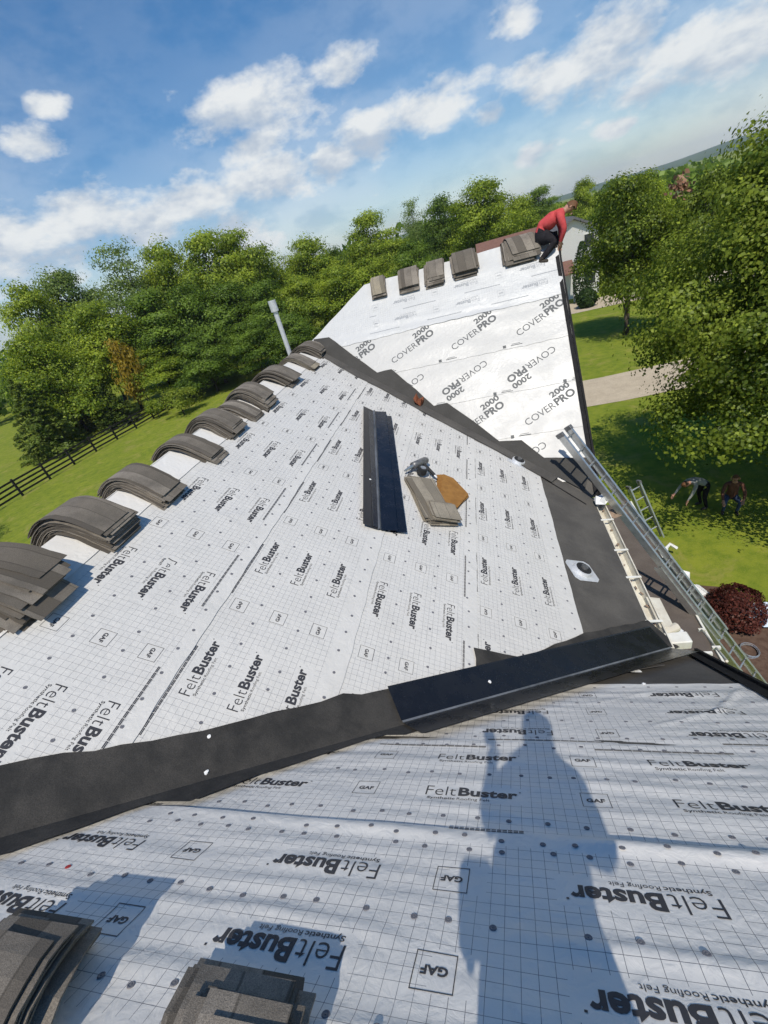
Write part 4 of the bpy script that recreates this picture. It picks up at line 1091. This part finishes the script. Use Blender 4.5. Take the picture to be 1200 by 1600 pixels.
back = [(15, 440, 72, 120, 'c', 'leaf_mid'), (80, 418, 76, 110, 'a', 'leaf_pale'), (165, 372, 74, 110, 'd', 'leaf_pale'), (235, 378, 76, 110, 'a', 'leaf_mid'),
        (300, 362, 72, 110, 'b', 'leaf_mid'), (355, 356, 74, 110, 'a', 'leaf_mid'), (410, 390, 78, 90, 'd', 'leaf_mid'), (470, 370, 80, 100, 'a', 'leaf_mid'),
        (520, 385, 84, 90, 'c', 'leaf_dark'), (565, 330, 78, 85, 'b', 'leaf_mid'), (610, 372, 74, 80, 'a', 'leaf_mid'),
        (690, 302, 84, 90, 'c', 'leaf_dark'), (750, 277, 78, 105, 'a', 'leaf_mid'), (805, 305, 82, 80, 'c', 'leaf_mid')]
ORD = 'first second third fourth fifth sixth seventh eighth ninth tenth eleventh twelfth thirteenth fourteenth fifteenth sixteenth'.split()
for i, (px, tp, d, w, k, mt) in enumerate(back): wood(px, tp, d, w*1.22, k, mt, f'tall leafy tree on the skyline of the wood, {ORD[i]} from the left edge', GW, i)
lm = 'lower dark green tree at the front edge of the wood'
mid_ = [(40, 520, 60, 130, 'c', 'leaf_mid'), (130, 470, 62, 120, 'a', 'leaf_mid'), (215, 455, 62, 120, 'b', 'leaf_dark'), (285, 440, 60, 110, 'c', 'leaf_dark'), (345, 440, 62, 110, 'a', 'leaf_dark'),
        (400, 440, 60, 90, 'b', 'leaf_dark'), (455, 430, 62, 100, 'c', 'leaf_mid'), (515, 415, 64, 90, 'a', 'leaf_mid'), (570, 400, 64, 90, 'c', 'leaf_mid'), (640, 375, 66, 90, 'c', 'leaf_dark'), (300, 520, 56, 100, 'c', 'leaf_dark'), (380, 500, 54, 90, 'a', 'leaf_dark'), (440, 490, 52, 80, 'c', 'leaf_dark'),
        (235, 540, 58, 100, 'b', 'leaf_mid')]
for i, (px, tp, d, w, k, mt) in enumerate(sorted(mid_)): wood(px, tp, d, w*1.25, k, mt, f'lower tree along the front edge of the wood, {ORD[i]} from the left', 'lower trees at the edge of the wood', i+30)
wood(640, 306, 92, 60, 'd', 'leaf_pale', 'sparse pale tree rising above the wood left of the far ridge', None, 60)
wood(838, 292, 120, 70, 'b', 'leaf_dark', 'dark bluish tree behind the person in red', None, 61)
wood(870, 318, 105, 60, 'c', 'leaf_mid', 'small mid-green tree right behind the head of the person in red', None, 66)
wood(915, 276, 95, 70, 'c', 'leaf_mid', 'rounded light green tree standing behind the white neighbour house', None, 62)
wood(965, 274, 70, 90, 'a', 'leaf_dark', 'dark tree right of the neighbour house, behind the lawn tree', None, 63)
wood(1015, 262, 58, 110, 'c', 'leaf_mid', 'leafy tree on the skyline left of the big near tree', None, 64)
wood(1110, 258, 34, 160, 'c', 'leaf_maple', 'dense tree filling the gap behind the big near tree', None, 65)
def woodland():
    r = np.random.RandomState(8); C = []; 
    for i in range(520):
        az = R(r.uniform(-82, 36)); d = r.uniform(100, 230); h = r.uniform(8, 13.5) if az < R(2) else r.uniform(5.5, 9.0); x, y = math.sin(az)*d, math.cos(az)*d
        n = 90; q = r.normal(size=(n, 3)); q /= np.linalg.norm(q, axis=1, keepdims=True); q *= r.uniform(.75, 1.05, (n, 1))*np.array([4.2, 4.2, h*.46]); q += np.array([x, y, h*.52]); C.append(q)
    C = np.vstack(C); N = r.normal(size=C.shape)*.6+np.array([-.1, -.5, .6])
    return tag(leaf_cloud('woodland', C, N, r.uniform(1.1, 2.0, len(C)), 'leaf_dark', None, 4, 1.3), kind='stuff')
woodland()
# pines before the wood
for i, (x, y, h, w) in enumerate(((-42.5, 34.0, 7.6, 6.6), (-46.5, 40.0, 8.6, 7.0), (-40.3, 40.5, 5.6, 5.4))):
    plant('e', ['nearest bushy pine just beyond the rail fence', 'taller pine behind the nearest pine beyond the fence', 'smallest pine at the right end of the pine row by the fence'][i], (x, y), h, w, 'leaf_pine', i*1.3, 'tree', 'pines beyond the fence', i)
plant('f', 'bright yellow-green shrub where the lawn meets the wood', (-30.6, 39.0), 2.6, 4.6, 'leaf_yellow', .3, 'shrub')
plant('a', 'leafy tree added out of view on the left lawn to shade the grass', (-32.0, 12.6), 8.5, 6.0, 'leaf_mid', .8)  # unseen tree, added so that its shadow darkens the left lawn
plant('f', 'small bright green shrub growing left of the yellow-green one', (-34.5, 40.0), 2.0, 2.6, 'leaf_mid', 1.3, 'shrub')
plant('f', 'golden-leaved bush among the dark trees of the wood', tuple(at_dist(165, 500, 57))[:2], 8.2, 4.2, 'leaf_autumn', 2.2, 'shrub')

def big_tree():
    e = tag(empty('maple_tree', (8.5, 13.2, 0)), 'big leafy tree close to the house on the right edge', 'tree')
    h, rad, base = 10.2, 5.0, .9
    C, N, cc, lob = crown_points(h, rad, base, 34, 1150, 195, 77, .66, .30)
    S = np.random.RandomState(3).uniform(.6, 1.3, len(C))*.092
    cr = leaf_cloud('crown', C, N, S, 'leaf_maple', e, 7, 1.35)
    trunk_mesh('trunk', h, .26, base, lob, 7, 'bark', e)
    # withered bunch of leaves at the top left
    p = at_dist(1062, 291, 15.4)-Vector((8.5, 13.2, 0)); r = np.random.RandomState(5)
    C = np.array(p)+r.normal(size=(70, 3))*.11; N = r.normal(size=(70, 3))
    leaf_cloud('dead_leaf_cluster', C, N, r.uniform(.10, .2, 70), 'leaf_dead', e, 9)['kind'] = 'stuff'
big_tree()
lt = tree_proto('lawn_tree', 9.2, 3.3, 1.6, 12, 'leaf_maple', 12, 420, 70, .17, .36, .20, shape=.8); lt.location = (9.4, 34.4, 0); lt.rotation_euler = (0, 0, 2.)
tag(lt, 'round tree standing on the small lawn across the driveway', 'tree')
# clipped evergreens by the neighbour house, barberry by the porch
def topiary(name, label, loc, h, w, mat, seed, pw=1., leaf=.18, n=2600):
    e = tag(empty(name, loc), label, 'shrub'); r = np.random.RandomState(seed)
    z = r.uniform(.04, 1, n); env = np.sin(np.pi*(.12+.86*z)**pw)**.6*w/2; a = r.uniform(0, 6.283, n); q = env*(r.uniform(.72, 1.06, n)+.07*np.sin(a*5+z*9)+.05*np.sin(a*11-z*17))
    C = np.stack([q*np.cos(a), q*np.sin(a), z*h], 1); N = np.stack([np.cos(a), np.sin(a), .4+0*a], 1)+r.normal(size=(n, 3))*.4
    leaf_cloud('foliage', C, N, r.uniform(.65, 1.35, n)*leaf, mat, e, seed); MB().tube([(0, 0, -.02), (0, 0, h*.7)], [.08, .02], 6).build('stem', 'bark', e)
topiary('columnar_evergreen', 'tall dark columnar evergreen against the white neighbour house', (9.55, 49.4, 0), 5.2, 1.7, 'leaf_evergreen', 3, .8)
topiary('barberry_shrub', 'red-brown rounded barberry shrub in the mulch bed', (4.66, 8.15, 0), .95, 1.12, 'leaf_red', 6, .9, .06, 5200)
topiary('round_evergreen', 'low clipped round evergreen below the columnar one', (9.35, 46.6, 0), 1.6, 1.7, 'leaf_evergreen', 4)

# ------------------------------------------------------------------ rail fence
def fence():
    pts = [(-35.2, 6.0), (-35.4, 14), (-36.0, 24), (-35.9, 32), (-35.2, 40), (-34.3, 50), (-33.8, 58)]
    e = tag(empty('rail_fence', (-35.4, 20, 0)), 'dark four-rail timber fence running along the left lawn', 'fence'); o = Vector((-35.4, 20, 0))
    P = []
    for a, b in zip(pts[:-1], pts[1:]):
        n = max(1, round(math.dist(a, b)/2.4))
        P += [(a[0]+(b[0]-a[0])*i/n, a[1]+(b[1]-a[1])*i/n) for i in range(n)]
    P.append(pts[-1]); r = random.Random(2)
    for p in P: MB().box(Vector((p[0], p[1], .72))-o, (.13, .13, 1.50)).build('post', 'fence_wood', e)
    for a, b in zip(P[:-1], P[1:]):
        for z in (.30, .64, .98, 1.32):
            q = Vector((.085, 0, 0)); MB().bar(Vector((a[0], a[1], z+r.uniform(-.02, .02)))-o+q, Vector((b[0], b[1], z+r.uniform(-.02, .02)))-o+q, .035, .14).build('rail', 'fence_wood', e)
fence()

# ------------------------------------------------------------------ neighbour house
def neighbour():
    O = Vector((7.2, 53.0, 0)); e = tag(empty('neighbour_house', O), 'white neighbour house with grey gable roof and a low brown-roofed wing', 'house')
    MB().box((2.2, 3.0, 2.9), (4.6, 7.0, 5.8)).build('wall', 'siding', e)
    g2 = [(-.1, -.5, 5.8), (4.5, -.5, 5.8), (2.2, -.5, 7.0)]
    MB().prism(g2, (0, 7, 0)).build('gable', 'siding', e)
    MB().prism([(-.45, -.9, 5.60), (2.2, -.9, 7.05), (4.85, -.9, 5.60), (4.85, -.9, 5.80), (2.2, -.9, 7.28), (-.45, -.9, 5.80)], (0, 7.8, 0)).build('roof', 'roof_gray', e)
    MB().box((-3.4, 3.4, 2.6), (6.4, 6.0, 5.2)).build('wall', 'siding', e)
    MB().prism([(-7.0, .0, 5.10), (-7.0, 3.4, 6.85), (-7.0, 6.8, 5.10), (-7.0, 6.8, 5.30), (-7.0, 3.4, 7.1), (-7.0, .0, 5.30)], (6.5, 0, 0)).build('roof', 'roof_brown', e)
    MB().prism([(-6.6, .5, 5.15), (-6.6, 6.3, 5.15), (-6.6, 3.4, 6.7)], (.3, 0, 0)).build('gable', 'siding', e)
    pr = MB().prism([(-.2, -2.6, 2.55), (2.0, -2.6, 2.55), (2.0, -.51, 3.5), (-.2, -.51, 3.5)], (0, 0, .14)).build('porch_roof', 'roof_brown', e)
    for x in (.0, 1.8): MB().box((x, -2.4, 1.28), (.16, .16, 2.54)).build('porch_post', 'white_trim', e)
    for (x, y, z, sx, sy, sz) in ((.6, -.515, 4.9, 1.0, .06, 1.3), (3.6, -.515, 4.9, 1.0, .06, 1.3), (3.6, -.515, 1.7, 1.2, .06, 1.4), (-5.5, .385, 3.6, 1.0, .06, 1.2), (-3.0, .385, 3.6, 1.0, .06, 1.2)):
        w_ = MB().box((x, y, z), (sx, sy, sz)).build('window', 'white_trim', e); MB().box((x, y-.035, z), (sx-.14, .012, sz-.14)).build('pane', 'glass_dark', w_)
neighbour()

# ------------------------------------------------------------------ things on the lawn
def box_carton(label, c, size, rz, mat, name='carton', cat='carton'):
    o = tag(empty(name, c, rz), label, cat); MB().box((0, 0, size[2]/2), size).build('body', mat, o, bevel=.01)
    for s in (-1, 1): MB().bar((s*size[0]/2, 0, size[2]), (s*(size[0]/2+.10), 0, size[2]-.06), size[1]*.9, .008, Vector((0, 0, 1))).build('flap', mat, o)
    return o
box_carton('open white carton beside the barberry shrub', (4.02, 8.75, 0), (.42, .36, .40), R(20), 'paper_white')
scrap('white plastic bag on the grass beyond the porch edge', Vector((4.1, 9.55, .05)), Vector((0, 0, 1)), .24, 'paper_white', 16, 'plastic_bag', 'bag', .22)
cv = MB(); pts = [(4.02, 10.35, .12), (4.04, 10.52, .34), (4.16, 10.62, .38), (4.32, 10.56, .26)]
cv.tube(pts, .045, 6); tag(cv.build('vinyl_strip', 'paper_white', origin=(4.02, 10.35, 0)), 'curled white vinyl strip on the grass farthest along the porch edge', 'strip')
scrap('pale blue tarp lying on the lawn behind the barberry shrub', Vector((5.3, 8.15, .05)), Vector((0, 0, 1)), .55, 'tarp_blue', 17, 'tarp', 'tarp', .12)
wc = MB(); r = random.Random(3)
for k in range(7):
    wc.tube([(.17*math.cos(t)*(1+.03*k*math.sin(k)), .17*math.sin(t), .02+.012*k+.02*math.sin(t+k)) for t in [2*math.pi*i/18 for i in range(19)]], .006, 5)
w_ = wc.build('wire_coil', 'aluminium'); w_.location = (4.55, 7.25, .0); tag(w_, 'loose coil of pale wire on the grass near the foot of the long ladder', 'wire')

# ------------------------------------------------------------------ people
def skin_body(name, joints, edges, mats, parent, sub=1):
    """joints: name -> (pos, radius, material); grown as one continuous surface with a Skin modifier"""
    names = list(joints); ix = {n: i for i, n in enumerate(names)}
    me = bpy.data.meshes.new(name); me.from_pydata([joints[n][0] for n in names], [(ix[a], ix[b]) for a, b in edges], []); me.update()
    o = bpy.data.objects.new(name, me); col.objects.link(o)
    mod = o.modifiers.new('s', 'SKIN'); mod.use_smooth_shade = True
    sv = me.skin_vertices[0].data
    for n in names:
        rr = joints[n][1]; rr = rr if hasattr(rr, '__len__') else (rr, rr); sv[ix[n]].radius = rr
    for v in sv: v.use_root = False
    sv[ix['pelvis']].use_root = True
    s2 = o.modifiers.new('d', 'SUBSURF'); s2.levels = sub; s2.render_levels = sub
    dg = bpy.context.evaluated_depsgraph_get(); nm = bpy.data.meshes.new_from_object(o.evaluated_get(dg))
    bpy.data.objects.remove(o)
    mm = list(dict.fromkeys(mats)); 
    for k in mm: nm.materials.append(MATS[k])
    nm.name = name
    ms = [(Vector(joints[a][0]), Vector(joints[b][0]), joints[b][2]) for a, b in edges]
    for p in nm.polygons:
        c = p.center; best = None
        for a, b, mt in ms:
            d = b-a; t = max(0, min(1, (c-a).dot(d)/max(d.length_squared, 1e-9))); q = (c-(a+d*t)).length
            if best is None or q < best[0]: best = (q, mt)
        p.material_index = mm.index(best[1]); p.use_smooth = True
    ob = bpy.data.objects.new(name, nm); col.objects.link(ob); ob.parent = parent
    return ob
def person(label, loc, J, top, bottom, shoe='boot_leather', hair='hair_brown', hand='skin', group=None, rz=0., face=(1, 0, 0), sleeve=None, scale=1., bulk=1., headk=1.):
    """J: joint positions in the person's own frame (metres)"""
    e = tag(empty('person', loc, rz), label, 'person', group); e.scale = (scale,)*3
    g_ = lambda k: Vector(J[k])
    j = {}
    def put(n, p, r_, m_):
        k = bulk if m_ in (top, bottom) else 1.
        j[n] = (Vector(p), tuple(q*k for q in r_) if hasattr(r_, '__len__') else r_*k, m_)
    put('pelvis', J['pelvis'], (.135, .12), bottom); put('belly', J['belly'], (.135, .115), top); put('chest', J['chest'], (.155, .125), top); put('neckbase', J['neckbase'], (.075, .075), top)
    put('neck', J['neck'], .052*headk, 'skin'); put('head', J['head'], (.082*headk, .094*headk), 'skin'); put('crown', J['crown'], (.062*headk, .070*headk), 'skin')
    E_ = [('pelvis', 'belly'), ('belly', 'chest'), ('chest', 'neckbase'), ('neckbase', 'neck'), ('neck', 'head'), ('head', 'crown')]
    for s in 'LR':
        put('sh'+s, J['sh'+s], .066, top); put('el'+s, J['el'+s], .046, sleeve or top); put('wr'+s, J['wr'+s], .030, hand if hand != 'skin' else (sleeve or top)); put('pm'+s, J['pm'+s], (.036, .022), hand)
        put('hp'+s, J['hp'+s], .092, bottom); put('kn'+s, J['kn'+s], .064, bottom); put('an'+s, J['an'+s], .044, bottom); put('he'+s, J['he'+s], .046, shoe); put('to'+s, J['to'+s], .036, shoe)
        E_ += [('neckbase', 'sh'+s), ('sh'+s, 'el'+s), ('el'+s, 'wr'+s), ('wr'+s, 'pm'+s), ('pelvis', 'hp'+s), ('hp'+s, 'kn'+s), ('kn'+s, 'an'+s), ('an'+s, 'he'+s), ('he'+s, 'to'+s)]
        d = (g_('pm'+s)-g_('wr'+s)).normalized(); sd = d.cross(Vector((0, 0, 1)))
        if sd.length < .1: sd = d.cross(Vector((1, 0, 0)))
        sd.normalize(); dn = sd.cross(d)
        for q, (off, ln) in enumerate(((-.030, .060), (-.010, .078), (.010, .074), (.028, .056))):
            a = g_('pm'+s)+sd*off+d*.035; b_ = a+d*ln*.55-dn*.012; c_ = b_+d*ln*.35-dn*.03
            put(f'f{s}{q}a', a, .0105, hand); put(f'f{s}{q}b', b_, .0095, hand); put(f'f{s}{q}c', c_, .008, hand)
            E_ += [('pm'+s, f'f{s}{q}a'), (f'f{s}{q}a', f'f{s}{q}b'), (f'f{s}{q}b', f'f{s}{q}c')]
        a = g_('wr'+s).lerp(g_('pm'+s), .6)+sd*.04; put(f't{s}a', a, .012, hand); put(f't{s}b', a+d*.04+sd*.02, .010, hand); E_ += [('pm'+s, f't{s}a'), (f't{s}a', f't{s}b')]
    skin_body('body', j, E_, [top, bottom, 'skin', shoe, hand] + ([sleeve] if sleeve else []), e)
    # hair, nose, ears
    H = g_('head'); up = (g_('crown')-g_('neck')).normalized(); f = Vector(face).normalized(); f = (f-up*f.dot(up)).normalized(); sd = up.cross(f)
    hv = MB(); n = 10; rings = []
    for i in range(6):
        ph = R(2)+R(100)*i/5
        for k in range(n):
            t = 2*math.pi*k/n; c_ = up*math.cos(ph)*.128+(f*math.cos(t)*(.098 if math.cos(t) < 0 else .080)+sd*math.sin(t)*.090)*math.sin(ph)
            if math.cos(t) > .3 and i > 2: c_ = up*math.cos(R(62))*.128+(f*math.cos(t)*.095+sd*math.sin(t)*.09)*math.sin(R(62))
            rings.append(H+up*.012+c_)
    hv.add(rings, [(i*n+k, i*n+(k+1) % n, (i+1)*n+(k+1) % n, (i+1)*n+k) for i in range(5) for k in range(n)]+[tuple(range(n))])
    hv.build('hair', hair, e, True)
    MB().tube([H+f*.080+up*.022, H+f*.112-up*.012, H+f*.085-up*.022], [.010, .015, .012], 6).build('nose', 'skin', e, True)
    for s in (-1, 1):
        MB().tube([H+sd*s*.088-up*.02, H+sd*s*.100+up*.005, H+sd*s*.090+up*.03], [.010, .018, .010], 6).build('ear', 'skin', e, True)
        MB().tube([H+f*.080+sd*s*.034+up*.018, H+f*.092+sd*s*.034+up*.018], [.014, .008], 6).build('eye', 'rubber_black', e, True)
    MB().bar(H+f*.090-up*.048-sd*.024, H+f*.090-up*.048+sd*.024, .012, .008, up).build('mouth', 'brown_shirt', e)
    return e
# worker in red, crouched at the ridge end and bent over the rake
person('person in a red shirt and dark trousers crouched at the far ridge end', (1.17, 10.44, CAMZ-.95), dict(
    pelvis=(.06, .12, .44), belly=(.17, .11, .53), chest=(.34, .09, .62), neckbase=(.47, .08, .68), neck=(.53, .07, .70), head=(.62, .06, .715), crown=(.69, .06, .75),
    shL=(.42, .24, .66), elL=(.50, .30, .44), wrL=(.46, .20, .27), pmL=(.45, .16, .21), shR=(.43, -.08, .64), elR=(.49, -.13, .42), wrR=(.43, -.06, .24), pmR=(.42, -.03, .18),
    hpL=(.08, .22, .41), knL=(.40, .26, .34), anL=(.16, .28, .22), heL=(.12, .28, .20), toL=(.30, .30, .20),
    hpR=(.08, .02, .40), knR=(.34, -.10, .27), anR=(.10, -.10, .05), heR=(.03, -.10, .0), toR=(.20, -.13, -.02)), 'red_shirt', 'dark_jeans', face=(1, -.2, -.9), rz=0., bulk=1.2, scale=1.06)
# photographer: stands astride the near ridge, phone raised; only the shadow falls in view
zr = ZRA
ph = person('person standing on the near ridge holding up a phone, casting the long shadow', (.12, -.30, CAMZ-1.68), dict(
    pelvis=(-.04, .07, .93), belly=(.0, .09, 1.10), chest=(.10, .14, 1.34), neckbase=(.14, .20, 1.48), neck=(.17, .24, 1.55), head=(.22, .31, 1.70), crown=(.25, .36, 1.82),
    shL=(-.04, .17, 1.40), elL=(-.20, .12, 1.20), wrL=(-.15, .14, 1.43), pmL=(-.13, .17, 1.52), shR=(.28, .18, 1.39), elR=(.27, .10, 1.15), wrR=(.17, .18, 1.04), pmR=(.15, .20, 1.02),
    hpL=(-.16, .06, .86), knL=(-.23, .09, .36), anL=(-.26, .02, -.16), heL=(-.26, -.02, -.24), toL=(-.28, .16, -.12), hpR=(.05, .06, .86), knR=(.04, .09, .36), anR=(.06, .02, -.16), heR=(.06, -.02, -.24), toR=(.08, .16, -.12)), 'gray_shirt', 'blue_jeans', face=(-.5, 1, -.3), bulk=1.33, headk=1.45)
pch = Vector((-.14, -.21, CAMZ-.74)); tp = tag(empty('tool_pouch', pch), 'tool pouch hanging at the hip of the person on the near ridge', 'tool pouch')
MB().box((0, 0, 0), (.13, .10, .20)).build('pouch', 'boot_leather', tp, bevel=.02); MB().tube([(-.03, 0, -.08), (-.035, .0, -.17)], .014, 6).build('hammer_handle', 'board_wood', tp)
phn = tag(empty('phone', (0, -.06, CAMZ)), 'dark phone raised in the hand of the person on the near ridge', 'phone')
MB().box((0, 0, 0), (.075, .009, .155)).build('case', 'rubber_black', phn, bevel=.003); MB().box((0, -.0055, 0), (.068, .001, .145)).build('screen', 'glass_dark', phn)
# two people in the shade of the big tree
person('person in a grey shirt bending over in the shade of the big tree', (5.75, 12.75, 0), dict(
    pelvis=(.0, .0, .85), belly=(-.10, -.0, .95), chest=(-.30, -.02, 1.05), neckbase=(-.45, -.02, 1.06), neck=(-.50, -.02, 1.05), head=(-.60, -.02, 1.03), crown=(-.69, -.02, 1.01),
    shL=(-.40, -.18, 1.02), elL=(-.52, -.22, .78), wrL=(-.62, -.20, .56), pmL=(-.65, -.19, .48), shR=(-.40, .16, 1.02), elR=(-.60, .20, .84), wrR=(-.78, .16, .66), pmR=(-.84, .15, .60),
    hpL=(.02, -.10, .82), knL=(-.05, -.13, .45), anL=(.04, -.14, .09), heL=(.06, -.14, .05), toL=(-.12, -.15, .04), hpR=(.02, .10, .82), knR=(-.03, .14, .45), anR=(.08, .15, .09), heR=(.10, .15, .05), toR=(-.08, .16, .04)), 'gray_shirt', 'dark_jeans', face=(-.3, 0, -1), rz=.3)
person('person in a brown top and blue jeans squatting beside the bending one', (6.35, 12.45, 0), dict(
    pelvis=(.0, .0, .50), belly=(.0, -.06, .66), chest=(.0, -.12, .86), neckbase=(.0, -.14, 1.02), neck=(.0, -.15, 1.08), head=(.0, -.18, 1.18), crown=(.0, -.18, 1.27),
    shL=(.18, -.12, .98), elL=(.26, -.28, .76), wrL=(.22, -.46, .66), pmL=(.20, -.53, .64), shR=(-.18, -.12, .98), elR=(-.26, -.28, .76), wrR=(-.24, -.46, .62), pmR=(-.23, -.53, .58),
    hpL=(.10, -.02, .47), knL=(.18, -.36, .50), anL=(.16, -.18, .10), heL=(.16, -.14, .05), toL=(.18, -.34, .04), hpR=(-.10, -.02, .47), knR=(-.18, -.36, .50), anR=(-.16, -.18, .10), heR=(-.16, -.14, .05), toR=(-.18, -.34, .04)), 'brown_shirt', 'blue_jeans', face=(0, -1, -.2), rz=-.3)
